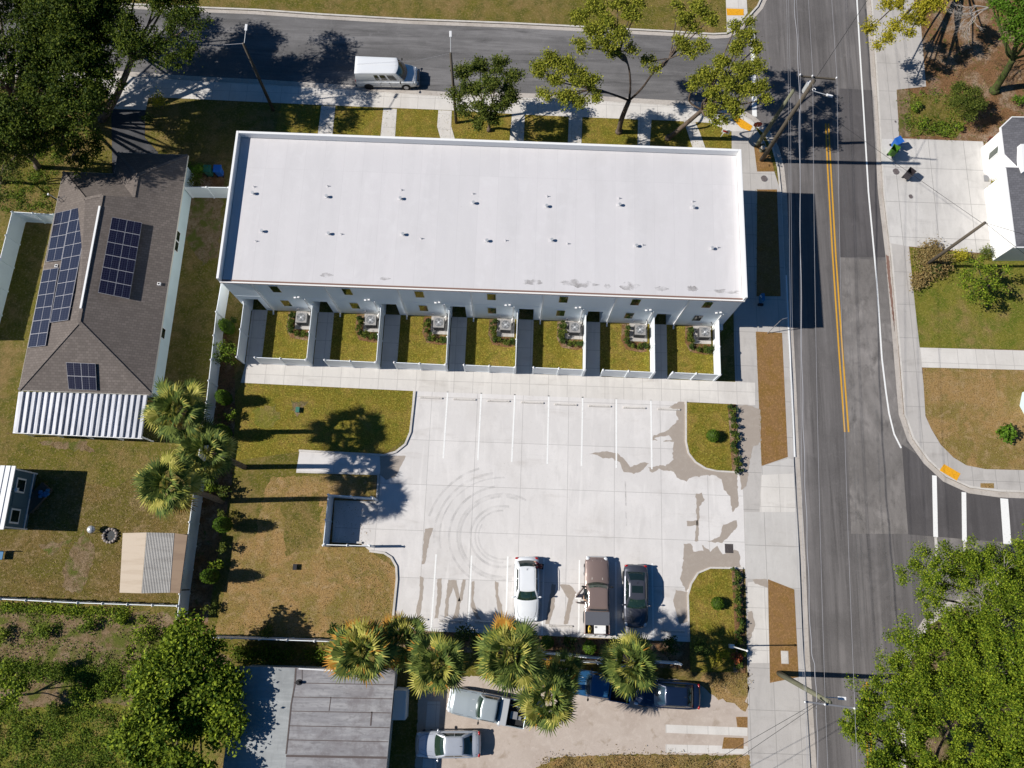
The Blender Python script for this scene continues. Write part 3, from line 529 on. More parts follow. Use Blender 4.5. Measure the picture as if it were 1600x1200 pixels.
# ---------------------------------------------------------------- vinyl fences
def fence(path, label, h=1.83, every=1.85, cap=True, mat='white', group='white vinyl fences', w=.05, name='vinyl_fence', posts_at=None):
    p = [Vector(q) for q in path]; t = empty(name, (p[0].x, p[0].y, 0), 0, label, 'fence', group); o = p[0]
    pan = MB(); posts = []
    for a, b in zip(p[:-1], p[1:]):
        L = (b-a).length; n = max(1, round(L/every)); d = (b-a)/n
        for k in range(n):
            q0 = a+d*k-o; q1 = a+d*(k+1)-o
            pan.beam((q0.x, q0.y, h/2), (q1.x, q1.y, h/2), w*.6, h-.12)
            for z in (h-.06, .1): pan.beam((q0.x, q0.y, z), (q1.x, q1.y, z), w, .14)
            posts.append(q0)
        last = b-o
    posts.append(last)
    pan.build('panel', M[mat], t)
    for q in posts:
        po = MB().box(q.x-.065, q.x+.065, q.y-.065, q.y+.065, 0, h+.04).build('post', M[mat], t)
        if cap: MB().tube([(q.x, q.y, h+.04), (q.x, q.y, h+.13)], [.115, .01], 4).build('post_cap', M['trim'], po)
    return t
YF = 16.08
for i in range(8):
    x = UX[i] if i < 7 else 16.46
    fence([(x, YS-.02), (x, YF)], ['tall white vinyl fence at the west edge of the leftmost back yard', 'white vinyl divider fence between first and second back yards from the left', 'white vinyl divider fence between second and third back yards from the left', 'white vinyl divider fence between third and fourth back yards from the left', 'white vinyl divider fence between fourth and fifth back yards from the left', 'white vinyl divider fence between fifth and sixth back yards from the left', 'white vinyl divider fence between sixth and seventh back yards from the left', 'tall white vinyl fence at the east edge of the rightmost back yard'][i], every=2.3, group='dividing fences of the back yards')
    if i < 7:
        xe = UX[i+1] if i < 6 else 16.46
        fence([(x+1.42, YF+.02), (xe-.07, YF-.02)], 'white vinyl fence along the walkway closing the %s back yard from the left' % ORD[i], every=2.15, group='front fences of the back yards')
# yard paths, pads, air conditioners and planting
def leafquads(C, size, up=.5, aspect=.55, r=rng, spread=None):
    n = len(C); d = r.normal(size=(n, 3)); d /= np.linalg.norm(d, axis=1)[:, None]
    nr = r.normal(size=(n, 3)); nr[:, 2] = np.abs(nr[:, 2])+up; nr /= np.linalg.norm(nr, axis=1)[:, None]
    a = np.cross(d, nr); a /= np.linalg.norm(a, axis=1)[:, None]; b = np.cross(nr, a)
    s = (size*r.uniform(.65, 1.35, n))[:, None]
    return np.stack([C-a*s*.5, C+b*s*aspect*.5, C+a*s*.5, C-b*s*aspect*.5], 1).reshape(-1, 3)
def shrub(name, c, r, h, label, cat='shrub', group=None, leaf='leafShrub', n=500, size=.09, ball=False, stem=True, seed=None):
    rg = np.random.default_rng(seed if seed is not None else int(abs(c[0]*131+c[1]*71))+1)
    t = empty(name, (c[0], c[1], c[2] if len(c) > 2 else 0), 0, label, cat, group)
    u = rg.normal(size=(n, 3)); u /= np.linalg.norm(u, axis=1)[:, None]
    if ball:
        rad = rg.uniform(.84, 1.03, n)[:, None]; C = u*rad*np.array([r, r, h/2])+np.array([0, 0, h/2]); 
        V = leafquads(C, size, .2, .7, rg)
    else:
        k = max(4, int(n/45)); cc = rg.normal(size=(k, 3)); cc /= np.linalg.norm(cc, axis=1)[:, None]; cc *= rg.uniform(.35, .85, k)[:, None]
        C = cc[rg.integers(0, k, n)]+rg.normal(size=(n, 3))*.22; C = C*np.array([r, r, h*.45])+np.array([0, 0, h*.55]); C[:, 2] = np.maximum(C[:, 2], .03)
        V = leafquads(C, size, .6, .6, rg)
    quads('foliage', V, M[leaf], t)
    if ball: MB().ball((0, 0, h/2), (r*.86, r*.86, h*.43), 12, 8).build('inner_growth', M['leafShrub'], t, smooth=True)
    m = MB()
    for k in range(5):
        a = k*1.3; m.tube([(0, 0, 0), (math.cos(a)*r*.25, math.sin(a)*r*.25, h*.35), (math.cos(a)*r*.5, math.sin(a)*r*.5, h*.7)], [.025, .018, .008], 5)
    m.build('stem', M['bark'], t)
    return t
def condenser():
    t = empty('air_conditioner', (0, 0, 0), 0, 'x', 'air conditioner', 'air conditioners in the back yards')
    MB().box(-.42, .42, -.42, .42, .06, .92).build('housing', M['grey_metal'], t, bevel=.03)
    m = MB(); 
    for k in range(7): z = .16+k*.1; m.box(-.432, .432, -.432, .432, z, z+.03)
    m.build('louvre', M['black'], t)
    MB().box(-.44, .44, -.44, .44, .925, .965).build('top_panel', M['ac_top'], t, bevel=.02)
    MB().cyl((0, 0), .345, .967, .975, 28).build('fan_well', M['black'], t)
    m = MB()
    for r_ in (.1, .16, .22, .28, .34): m.tube([(r_*math.cos(a*.3141593), r_*math.sin(a*.3141593), .99) for a in range(21)], .008, 4, cap=False)
    for k in range(8): a = k*math.pi/4; m.beam((0, 0, .985), (.36*math.cos(a), .36*math.sin(a), .985), .012, .012)
    m.build('fan_guard', M['light_metal'], t)
    m = MB()
    for k in range(4):
        a = k*math.pi/2+.3; b = a+.9
        m.add([(0, 0, .978), (.32*math.cos(a), .32*math.sin(a), .979), (.32*math.cos(b), .32*math.sin(b), .982)], [(0, 1, 2)])
    m.build('fan_blade', M['grey_metal'], t); MB().ball((0, 0, .985), (.09, .09, .03)).build('fan_hub', M['light_metal'], t)
    return t
ac0 = condenser()
for i in range(7):
    u = UX[i]
    tag(MB().box(u+.09, u+1.36, YF-.3, YS-.0, 0, .03).build('yard_path', M['walk']), kind=S)
    tag(MB().box(u+1.36, (UX[i+1] if i < 6 else 16.46)-.06, YF+.06, YS-.0, 0, .02).build('yard_lawn', M['lawn']), kind=S)
    ax = [-17.09, -11.49, -5.98, -.58, 5.02, 10.31, 15.55][i] - (-21.56+5.475*i); ax = ax
    o = ac0 if i == 0 else copy_tree(ac0); o.location = (u+ax, 19.82, .07); o.rotation_euler.z = R(rng.uniform(-2, 2))
    o['label'] = 'grey boxy air conditioner with round fan in the %s back yard from the left' % ORD[i]
    tag(MB().box(u+ax-.72, u+ax+.72, 19.12, YS-.02, 0, .07).build('condenser_pad', M['walk2']), kind=S)
    m = MB()
    for sx, sy in ((-.52, .55), (.55, -.5)): pass
    tag(MB().tube([(u+ax+.5, 19.9, .5), (u+ax+.62, 20.2, .7), (u+ax+.66, YS-.1, .8), (u+ax+.5, YS-.02, 1.1)], .03, 6).build('refrigerant_pipe', M['black']), 'black pipe beside the air conditioner in the %s back yard from the left' % ORD[i], 'pipe', 'refrigerant pipes')
    pts = [(-.95, 20.2), (-1.0, 19.75), (-1.02, 19.3), (-.85, 18.85), (-.4, 18.68), (.05, 18.62), (.5, 18.66)]
    tag(MB().prism([(u+ax+x, y) for x, y in [(-1.35, 20.6), (-1.4, 19.2), (-1.0, 18.4), (.2, 18.2), (.7, 18.3), (.7, 19.1), (-.7, 19.1), (-.75, 20.6)]], 0, .028).build('planting_bed', M['mulch']), kind=S)
    for k, (dx, y) in enumerate(pts):
        shrub('shrub', (u+ax+dx, y, .02), .25+.14*rng.random(), .45+.35*rng.random(), 'low green shrub beside the air conditioner in the %s yard from the left' % ORD[i], 'shrub', 'shrubs round the %s air conditioner' % ORD[i], n=230, size=.13, seed=i*10+k, leaf='leafMid' if k % 3 else 'leafShrub')
# utility box east of the last yard
t = empty('utility_box', G(1122, 514)[:2]+(0,), 0, 'small pale grey utility box on the ground beside the rightmost yard fence', 'utility box')
MB().box(-.2, .2, -.28, .28, 0, .6).build('body', M['light_metal'], t, bevel=.03); MB().box(-.22, .22, -.3, .3, .6, .66).build('lid', M['trim'], t, bevel=.02)
# other fences
def fp(pts, h=1.83): return [G(x, y, h)[:2] for x, y in pts]
fence(fp([(83, 335), (19, 331), (0, 405), (-30, 520)]), 'white vinyl fence along the far left side of the brown-roofed house')
fence(fp([(288, 292), (357, 293)]), 'short white vinyl fence between the brown-roofed house and the townhouse block')
fence(fp([(346, 440), (338, 487), (330, 562), (322.5, 628), (313, 693), (301, 780), (291.5, 852), (281, 928), (277, 966)]), 'long white vinyl fence running down between the two properties beside the palms')
fence(fp([(-60, 934), (0, 936), (121, 942), (277, 947)]), 'white vinyl fence behind the open-sided shed along the weedy dirt lot')
fence(fp([(318, 996), (535, 1003)]), 'white vinyl fence below the dry lawn left of the palms')
fence(fp([(848, 1021), (940, 1030), (1064, 1038)]), 'white vinyl fence behind the parked pickup running under the palms')
fence(fp([(833, 1030), (935, 1037), (1010, 1045)]), 'thin second white fence just below the fence behind the parked pickup', h=1.6, w=.03)
fence([G(505, 852, 1.9)[:2], G(513, 773, 1.9)[:2], G(583, 778, 1.9)[:2]], 'white vinyl screen on the left and top of the bin enclosure', h=1.9, every=1.9)
fence([G(507, 851, 1.9)[:2], G(578, 853, 1.9)[:2]], 'white vinyl screen along the bottom of the bin enclosure', h=1.9, every=1.9)
t = empty('bin_enclosure_kerb', G(520, 820)[:2]+(0,), 0, 'low concrete kerb lining the inside of the white bin enclosure', 'kerb'); ox, oy = G(520, 820)[:2]
MB().ribbon([(x-ox, y-oy) for x, y in PX([(565, 848), (520, 846), (524, 783), (588, 785)], .15)], .15, .03, .16).build('kerb_strip', M['kerb'], t)
for px, lab in (((586, 780), 'grey steel gate post at the top of the bin enclosure opening'), ((582, 853), 'grey steel gate post at the bottom of the bin enclosure opening')):
    x, y, _ = G(*px); t = empty('gate_post', (x, y, 0), 0, lab, 'post', 'gate posts'); MB().cyl((0, 0), .06, 0, 1.8, 10).build('shaft', M['trim'], t); MB().ball((0, 0, 1.8), .07).build('post_cap', M['trim'], t)
# ================================================================ brown-roofed house on the left
def V3(px, z): return Vector(G(px[0], px[1], z))
def plane(a, b, c):
    n = (b-a).cross(c-a).normalized()
    if n.z < 0: n = -n
    return (tuple(a), tuple(n))
hs = empty('house', (-32.4, 22, 0), 0, 'single-storey house with brown shingle hip roof and rooftop solar panels', 'house')
ze = 2.75
A = Vector((-37.35, 31.05, ze)); B = Vector((-33.15, 31.05, ze)); C_ = Vector((-33.15, 33.0, ze)); D = Vector((-27.38, 33.0, ze)); E_ = Vector((-27.38, 12.6, ze)); Fv = Vector((-37.45, 12.6, ze))
R1 = V3((159, 305), 4.5); R2 = V3((124, 503), 4.5); W1 = V3((215, 274), 3.85); W2 = V3((209, 308), 3.85)
R1.x = R2.x = -32.78; RN = V3((133, 311), 4.25)
m = MB()
def tri(*p): m.add([tuple(q) for q in p], [list(range(len(p)))])
tri(Fv, R2, R1, RN, A); tri(Fv, E_, R2); tri(E_, D, W1, W2, R1, R2); tri(A, RN, R1, W2, B); tri(B, W2, W1, C_); tri(C_, W1, D)
for f in range(len(m.f)):
    q = [Vector(m.v[i]) for i in m.f[f]]; n = (q[1]-q[0]).cross(q[2]-q[0])
    if n.z < 0: m.f[f] = m.f[f][::-1]
rf = part(m, 'roof', M['shing'], hs)
m = MB(); per = [A, B, C_, D, E_, Fv]
for a, b in zip(per, per[1:]+per[:1]): m.beam(a-Vector((0, 0, .10)), b-Vector((0, 0, .10)), .05, .17)
part(m, 'fascia', M['cream'], hs)
part(MB().prism([(q.x, q.y) for q in per], ze-.2, ze-.02), 'soffit', M['cream'], hs)
m = MB()
for a, b in ((Fv, R2), (E_, R2), (D, W1), (W1, W2), (A, RN), (RN, R1), (C_, W1), (R1, R2)): m.beam(a+Vector((0, 0, .02)), b+Vector((0, 0, .02)), .24, .035)
o = m.build('hip_cap', M['shingR'], rf)
m = MB().beam(V3((156, 322), 4.56), V3((126, 482), 4.56), .15, .10); part(m, 'ridge_vent', M['trim'], hs)
part(MB().prism([(-36.9, 30.6), (-32.7, 30.6), (-32.7, 32.6), (-27.83, 32.6), (-27.83, 13.0), (-37.0, 13.0)], 0, ze-.19), 'wall', M['wallblue'], hs)
for px0, px1 in (((275, 358), (278, 390)), ((252, 510), (256, 527))):
    ya = G(px0[0], px0[1], 1.8)[1]; yb = G(px1[0], px1[1], 1.8)[1]
    w = part(MB().box(-27.83, -27.79, min(ya, yb), max(ya, yb), 1.05, 2.15), 'window', M['trim'], hs)
    n = 2 if ya-yb > 1 else 1
    for k in range(n):
        L = (max(ya, yb)-min(ya, yb))/n; y_ = min(ya, yb)+k*L
        MB().box(-27.789, -27.78, y_+.06, y_+L-.06, 1.12, 2.08).build('pane', M['glassD'], w)
pw = plane(Fv, R2, R1); pe = plane(E_, D, R2); ps = plane(Fv, E_, R2)
def solar_rows(pl, TL, TR, BR, BL, nc, nr, lift, label, group, skip=()):
    nrm = Vector(pl[1]); q = [Vector(GP(p[0], p[1], (tuple(Vector(pl[0])+nrm*lift), pl[1]))) for p in (TL, TR, BR, BL)]
    for r_ in range(nr):
        for c in range(nc):
            if (r_, c) in skip: continue
            def at(u, v): return q[0].lerp(q[1], u).lerp(q[3].lerp(q[2], u), v)
            u0, u1, v0, v1 = c/nc, (c+1)/nc, r_/nr, (r_+1)/nr
            P4 = [at(u0, v0), at(u1, v0), at(u1, v1), at(u0, v1)]; cen = sum(P4, Vector())/4
            t = empty('solar_panel', tuple(cen), 0, (label % (ORD[r_] if nc == 1 else ORD[r_]+(' row left' if c == 0 else ' row right'))), 'solar panel', group)
            fr = MB(); g = MB(); k = .022
            i4 = [p.lerp(cen, .012)-cen for p in P4]; j4 = [p.lerp(cen, .045)-cen for p in P4]
            fr.add([tuple(v-nrm*.05) for v in i4]+[tuple(v) for v in i4], [(0, 3, 2, 1), (4, 5, 6, 7), (0, 1, 5, 4), (1, 2, 6, 5), (2, 3, 7, 6), (3, 0, 4, 7)])
            fr.build('frame', M['panel_frame'], t)
            mid = (j4[0]+j4[1])/2*.0
            half = [[j4[0], j4[0].lerp(j4[1], .49), j4[3].lerp(j4[2], .49), j4[3]], [j4[0].lerp(j4[1], .51), j4[1], j4[2], j4[3].lerp(j4[2], .51)]]
            for h4 in half: g.add([tuple(v+nrm*.006) for v in h4], [(0, 1, 2, 3)])
            g.build('cells', M['solar'], t)
solar_rows(pw, (111, 327), (141, 320), (106, 500), (78, 504), 1, 9, .14, '%s panel from the top in the right solar column on the west roof slope', 'solar panels in the right column of the west slope')
solar_rows(pw, (86, 333), (111, 327.5), (96, 406), (72, 409), 1, 4, .14, '%s panel from the top in the upper left solar column, west roof slope', 'solar panels in the upper left column of the west slope')
solar_rows(pw, (67, 422), (91.5, 418), (71, 540), (43, 543), 1, 6, .14, '%s panel from the top in the lower left solar column, west roof slope', 'solar panels in the lower left column of the west slope')
solar_rows(pe, (175, 339), (222, 348), (202, 467), (153, 457), 2, 6, .33, '%s solar panel, counted from the top, of the twelve on the east slope', 'solar panels on the east slope')
solar_rows(ps, (103, 566), (149, 568), (151, 610), (107, 608), 2, 2, .16, '%s solar panel of the four on the south roof slope', 'solar panels on the south slope')
for px, lab in (((249, 444), 'small square vent box on the east slope of the brown roof'), ((89, 416), 'small white vent cap between solar panels on the west roof slope')):
    pl = pe if px[0] > 200 else pw; q = GP(px[0], px[1], pl); t = empty('roof_vent', q, 0, lab, 'roof vent')
    MB().box(-.12, .12, -.12, .12, -.06, .12).build('housing', M['trim'], t, bevel=.01); MB().box(-.07, .07, -.07, .07, .121, .13).build('opening', M['black'], t)
q = GP(96, 312, pw); t = empty('tv_antenna', q, 0, 'thin dark antenna bracket near the northwest corner of the brown roof', 'antenna')
MB().tube([(-.9, .3, .3), (0, -.2, .35), (.4, .2, .3)], .02, 5).tube([(0, -.2, -.05), (0, -.2, .35)], .025, 5).build('bracket', M['grey_metal'], t); MB().box(-1.0, -.9, .2, .36, .25, .35).build('bulb_head', M['trim'], t)
# metal patio roof
ya = 12.55; t = empty('patio_cover', (-32.5, 11, 0), 0, 'ribbed white metal patio roof attached to the back of the brown-roofed house', 'patio roof')
a = V3((29, 612), 2.62); b = V3((231, 618), 2.62); c = V3((222, 685), 2.3); d = V3((20, 676), 2.3)
m = MB(); n = 21
for k in range(n):
    for u0, u1, h0, h1 in ((0, .5, .0, .0), (.5, .56, 0, .13), (.56, .94, .13, .13), (.94, 1, .13, 0)):
        p = [a.lerp(b, (k+u0)/n), a.lerp(b, (k+u1)/n), d.lerp(c, (k+u1)/n), d.lerp(c, (k+u0)/n)]; hh = (h0, h1, h1, h0)
        m.add([(v.x, v.y, v.z+h) for v, h in zip(p, hh)], [(0, 3, 2, 1)])
m2 = MB(); m2.beam(d-Vector((0, 0, .05)), c-Vector((0, 0, .05)), .08, .12)
part(m, 'roof_sheet', M['metal'], t); part(m2, 'beam', M['trim'], t)
for k in range(5):
    q = d.lerp(c, .02+.96*k/4); part(MB().box(q.x-.05, q.x+.05, q.y+.1, q.y+.2, 0, q.z-.05), 'post', M['trim'], t)
# shed with a panelled roof
t = empty('open_shed', G(238, 880)[:2]+(0,), 0, 'open shed with flat roof of peach, grey ribbed and brown panels', 'shed'); z = 2.2
for px, mt in (([(192, 833), (229, 832), (221, 927), (187, 926)], 'peach'), ([(229.3, 832), (273, 833), (266, 926), (221.3, 927)], 'ribbed'), ([(273.3, 833), (293, 836), (281, 927), (266.3, 926)], 'brownpanel')):
    P = PX(px, z); m = MB(); 
    if mt == 'ribbed':
        A2, B2, C2, D2 = [Vector((x, y, z)) for x, y in P]
        for k in range(18):
            for u0, u1, h0, h1 in ((0, .5, 0, .035), (.5, 1, .035, 0)):
                p = [A2.lerp(B2, (k+u0)/18), A2.lerp(B2, (k+u1)/18), D2.lerp(C2, (k+u1)/18), D2.lerp(C2, (k+u0)/18)]
                m.add([(v.x, v.y, v.z+h) for v, h in zip(p, (h0, h1, h1, h0))], [(0, 3, 2, 1)])
    else: m.prism(P, z-.04, z+.02)
    part(m, 'roof_panel', M[mt], t)
P = PX([(195, 836), (287, 840), (278, 922), (190, 921)], z); m = MB()
for x, y in P: part(MB().box(x-.05, x+.05, y-.05, y+.05, 0, z-.05), 'post', M['wood'], t)
for i in range(4): a_, b_ = P[i], P[(i+1) % 4]; m.beam((a_[0], a_[1], z-.11), (b_[0], b_[1], z-.11), .08, .12)
part(m, 'frame', M['wood'], t)
# mobile home at the left edge
t = empty('mobile_home', (-39, 6, 0), 0, 'teal-walled cabin with white ribbed metal roof cut by the left edge', 'cabin'); z = 3.1
xr = G(22, 729, z)[0]; yt = G(22, 729, z)[1]; yb = G(1, 826, z)[1]
part(MB().box(xr-7, xr-.12, yb+.1, yt-.1, 0, z-.1), 'wall', M['teal'], t)
m = MB().box(xr-7.2, xr+.1, yb-.05, yt+.05, z-.1, z)
for k in range(12): m.box(xr-.3-k*.42, xr-.24-k*.42, yb-.05, yt+.05, z, z+.05)
part(m, 'roof', M['trim'], t)
for y_, hh in ((yt-1.25, 1.1), (yb+1.0, 1.1)):
    w = part(MB().box(xr-.12, xr-.07, y_-.55, y_+.55, 1.2, 2.3), 'window', M['trim'], t); MB().box(xr-.069, xr-.06, y_-.42, y_+.42, 1.3, 2.2).build('pane', M['glassD'], w)
m = MB()
for y_ in (yt-.14, yb+.14): m.box(xr-.119, xr-.04, y_-.05, y_+.05, 0, z-.1)
m.box(xr-.119, xr-.05, yb+.2, yt-.2, .35, .43); part(m, 'corner_trim', M['trim'], t)
part(MB().box(xr-.12, xr-.06, (yt+yb)/2-.55, (yt+yb)/2+.35, .5, 2.4), 'door', M['teal'], t)
part(MB().box(xr+.1, xr+.3, (yt+yb)/2+.5, (yt+yb)/2+.75, 2.5, 2.7).beam((xr-.1, (yt+yb)/2+.6, 2.6), (xr+.1, (yt+yb)/2+.6, 2.6), .03, .03), 'wall_lamp', M['trim'], t)
t = empty('porch_step', G(60, 778)[:2]+(0,), R(-35), 'dark wooden porch platform beside the teal cabin with blue tarp bundle', 'porch step')
MB().box(-.5, .5, -1.1, 1.1, 0, .3).box(-.35, .35, -1.5, -1.1, 0, .15).build('platform', M['wood'], t)
t = empty('tarp_bundle', G(73, 774)[:2]+(.3,), 0, 'crumpled blue and white tarp bundle on the porch platform', 'tarp')
m = MB()
for k in range(9): m.ball((rng.uniform(-.3, .3), rng.uniform(-.35, .35), .1), (.18, .15, .12), 7, 5)
m.build('bundle', [M['stepblue']], t)
t = empty('garden_chair', G(4, 868)[:2]+(0,), 0, 'blue folding chair in the shade at the left edge below the cabin', 'chair')
MB().box(-.3, .3, -.3, .3, .4, .46).build('seat', M['stepblue'], t); MB().box(-.3, .3, .28, .34, .46, 1.0).build('backrest', M['stepblue'], t)
for sx in (-.27, .27):
    for sy in (-.27, .27): MB().cyl((sx, sy), .02, 0, .4, 6).build('leg', M['grey_metal'], t)
# fire ring and drum
t = empty('fire_ring', G(173, 837)[:2]+(0,), 0, 'round stone fire ring on the dry back lawn', 'fire pit')
m = MB()
for k in range(14): a = k*math.pi*2/14; m.ball((.5*math.cos(a), .5*math.sin(a), .1), (.14, .12, .13), 7, 5)
m.build('stone_ring', M['stone'], t, smooth=True); MB().cyl((0, 0), .42, 0, .03, 16).build('ash_bed', M['dark'], t)
t = empty('barbecue', G(149, 828)[:2]+(0,), 0, 'small round grey lidded barbecue beside the fire ring', 'barbecue')
MB().ball((0, 0, .62), (.3, .3, .26), 14, 9).build('lid', M['light_metal'], t, smooth=True)
for k in range(3): a = k*2.1; MB().tube([(.2*math.cos(a), .2*math.sin(a), .5), (.3*math.cos(a), .3*math.sin(a), 0)], .02, 5).build('leg', M['black'], t)
# ---------------------------------------------------------------- flat roofed building at the bottom
z = 3.0; t = empty('flat_roof_building', G(480, 1120)[:2]+(0,), 0, 'low building with patched grey flat roof at the bottom edge', 'building')
tl, tr, br, bl = PX([(369, 1041), (618, 1047), (598, 1260), (340, 1260)], z)
part(MB().prism([tl, tr, br, bl], z-.12, z), 'roof', M['membrane'], t)
part(MB().sheet(PX([(369.5, 1041.6), (461, 1044), (448, 1180), (442, 1259), (340.5, 1259)], z), z+.004), 'pale_roof_section', M['membrane2'], t)
ins = [(tl[0]+.2, tl[1]-.2), (tr[0]-.2, tr[1]-.2), (br[0]-.2, br[1]+.2), (bl[0]+.2, bl[1]+.2)]
part(MB().prism(ins, 0, z-.121), 'wall', M['cream'], t)
def seam(px, w=.05): return part(MB().ribbon(PX(px, z), w, z+.008, z+.014), 'roof_seam', M['tar'], t)
seam([(462, 1044), (461, 1068), (455, 1100), (450, 1150), (447, 1178)], .10)
for y_ in (1067, 1089, 1111, 1134, 1156, 1181): seam([(462-(y_-1044)*.11, y_), (616-(y_-1047)*.09, y_+3)], .05 if y_ != 1181 else .14)
seam([(472, 1046), (472, 1067)], .04); seam([(517, 1089), (514, 1111)]); seam([(581, 1112), (579, 1134)], .09)
x, y, _ = G(467, 1066, z); v = empty('roof_vent', (x, y, z+.014), 0, 'black round vent cap on the seam of the patched grey flat roof', 'roof vent')
MB().cyl((0, 0), .2, 0, .05, 12).cyl((0, 0), .1, .05, .35, 10).build('vent_pipe', M['black'], v)
v = empty('roof_pipe', G(492, 1043.5, z)[:2]+(z+.02,), R(-1), 'short white pipe lying on the top edge of the flat grey roof', 'pipe'); MB().tube([(-1.1, -.1, .06), (1.3, -.1, .06)], .05, 8).build('pipe_run', M['trim'], v)
t = empty('storage_box', G(622, 1100)[:2]+(0,), 0, 'pale flat-topped storage cabinet against the flat-roofed building', 'storage cabinet')
P = [G(x_, y_, 1.6)[:2] for x_, y_ in ((617, 1078), (635.5, 1079), (633.5, 1125), (613, 1125))]
part(MB().prism(P, 0, 1.6), 'body', M['trim'], t); part(MB().prism([((x_-P[0][0])*1.0+P[0][0]-.03, y_) for x_, y_ in P], 1.603, 1.66), 'lid', M['trim'], t, bevel=.02)
# ---------------------------------------------------------------- house on the right
z = 3.1; t = empty('house', (45, 32, 0), 0, 'white house with dark grey shingle roof at the right edge beside the driveway', 'house')
up_ = PX([(1581, 183), (1700, 184), (1700, 262), (1590, 262), (1569, 241), (1564, 199)], z); lo_ = PX([(1571, 261), (1720, 262), (1720, 386), (1587, 386)], z+.25)
for P, zz, in ((up_, z), (lo_, z+.25)):
    cx_ = sum(p[0] for p in P)/len(P)+1; cy_ = sum(p[1] for p in P)/len(P); n = len(P)
    m = MB(); m.add([(p[0], p[1], zz) for p in P]+[(cx_+(p[0]-cx_)*.25, cy_+(p[1]-cy_)*.25, zz+.8) for p in P], [(i, (i+1) % n, n+(i+1) % n, n+i) for i in range(n)]+[list(range(n, 2*n))])
    for f in range(len(m.f)):
        q = [Vector(m.v[i]) for i in m.f[f]]; nn = (q[1]-q[0]).cross(q[2]-q[0])
        if nn.z < 0: m.f[f] = m.f[f][::-1]
    part(m, 'roof', M['shingG'], t)
    m = MB()
    for i in range(n): m.beam((P[i][0], P[i][1], zz-.07), (P[(i+1) % n][0], P[(i+1) % n][1], zz-.07), .12, .16)
    part(m, 'fascia', M['trim'], t)
    part(MB().prism([(cx_+(p[0]-cx_)*.95, cy_+(p[1]-cy_)*.93) for p in P], 0, zz-.01), 'wall', M['trim'], t)
x, y, _ = G(1556, 236, 1.6); 
w = part(MB().beam((x-.25, y-.6, 1.6), (x+.1, y+.75, 1.6), .1, 1.4), 'window', M['trim'], t); MB().beam((x-.29, y-.5, 1.6), (x+.02, y+.68, 1.6), .1, 1.15).build('pane', M['glassG'], w)
P4 = [G(px_, py_, z+.35) for px_, py_ in ((1590, 229), (1640, 229), (1640, 272), (1594, 272))]
w = part(MB().prism([p[:2] for p in P4], z+.1, z+.75), 'roof_light', M['trim'], t); 
P5 = [(P4[0][0]+.25, P4[0][1]-.25), (P4[1][0], P4[1][1]-.25), (P4[2][0], P4[2][1]+.25), (P4[3][0]+.25, P4[3][1]+.25)]; MB().sheet(P5, z+.755).build('pane', M['glassD'], w)
t = empty('white_house', G(1615, 625)[:2]+(0,), 0, 'corner of a small white building at the right edge above the corner lawn', 'building')
P = PX([(1634, 600), (1720, 592), (1720, 660), (1640, 640), (1630, 622)], 2.8); part(MB().prism(P, 0, 2.75), 'wall', M['wallblue'], t); part(MB().prism([(x_, y_) for x_, y_ in P], 2.75, 2.9), 'roof', M['trim'], t)
m = MB(); x, y, _ = G(1585, 395); 
t = empty('window_box', (x+1.5, y-.3, 0), 0, 'row of red and pink flowers in a white planter below the grey-roofed house', 'planter')
MB().box(-2, 2.5, -.3, .3, 0, .4).build('trough', M['trim'], t, bevel=.02); quads('flowers', leafquads(rng.uniform((-2, -.3, .4), (2.5, .3, .7), (260, 3)), .15), M['leafRed'], t)
# ================================================================ wheel stops, drain, covers
def wheelstop(x, y, label, group):
    t = empty('wheel_stop', (x, y, .021), R(rng.uniform(-1.2, 1.2)), label, 'wheel stop', group)
    m = MB(); n = 2
    m.add([(-.9, -.075, 0), (.9, -.075, 0), (.9, .075, 0), (-.9, .075, 0), (-.88, -.045, .11), (.88, -.045, .11), (.88, .045, .11), (-.88, .045, .11)], [(0, 3, 2, 1), (4, 5, 6, 7), (0, 1, 5, 4), (1, 2, 6, 5), (2, 3, 7, 6), (3, 0, 4, 7)])
    m.build('bar', M['kerb'], t, bevel=.01)
    MB().cyl((-.65, 0), .02, .11, .118, 8).build('pin', M['iron'], t); MB().cyl((.65, 0), .02, .11, .118, 8).build('pin', M['iron'], t)
for i, p in enumerate([(674, 622), (726, 624.5), (779, 627), (832, 629.5), (884, 632.5), (937, 635), (991, 637.5), (1045, 640)]):
    x, y, _ = G(*p); wheelstop(x, y, '%s concrete wheel stop from the left in the upper bay row' % ORD[i], 'wheel stops of the upper bays')
for i, p in enumerate([(650, 967), (705, 970), (761, 972), (819, 976), (876, 978), (1051, 986)]):
    x, y, _ = G(*p); wheelstop(x, y, '%s concrete wheel stop from the left in the lower bay row' % ORD[i], 'wheel stops of the lower bays')
t = empty('drain_grate', G(1139, 857)[:2]+(.02,), 0, 'square iron drain grate in the concrete near the lot entrance', 'drain grate')
MB().box(-.32, .32, -.34, .34, 0, .012).build('pit', M['black'], t); m = MB()
for k in range(8): m.box(-.3+k*.08, -.27+k*.08, -.32, .32, .012, .03)
m.build('bars', M['iron'], t)
def cover(px, r, label, z=.02, mat='iron', cat='manhole cover'):
    t = empty('manhole_cover', G(px[0], px[1], z)[:2]+(z,), 0, label, cat); MB().cyl((0, 0), r, 0, .012, 24).build('disc', M[mat], t); MB().tube([(r*.96*math.cos(k*math.pi/12), r*.96*math.sin(k*math.pi/12), .014) for k in range(25)], .012, 4, cap=False).build('rim', M['grey_metal'], t)
cover((1194, 279), .3, 'round iron manhole cover in the concrete pad beside the brown verge', .03)
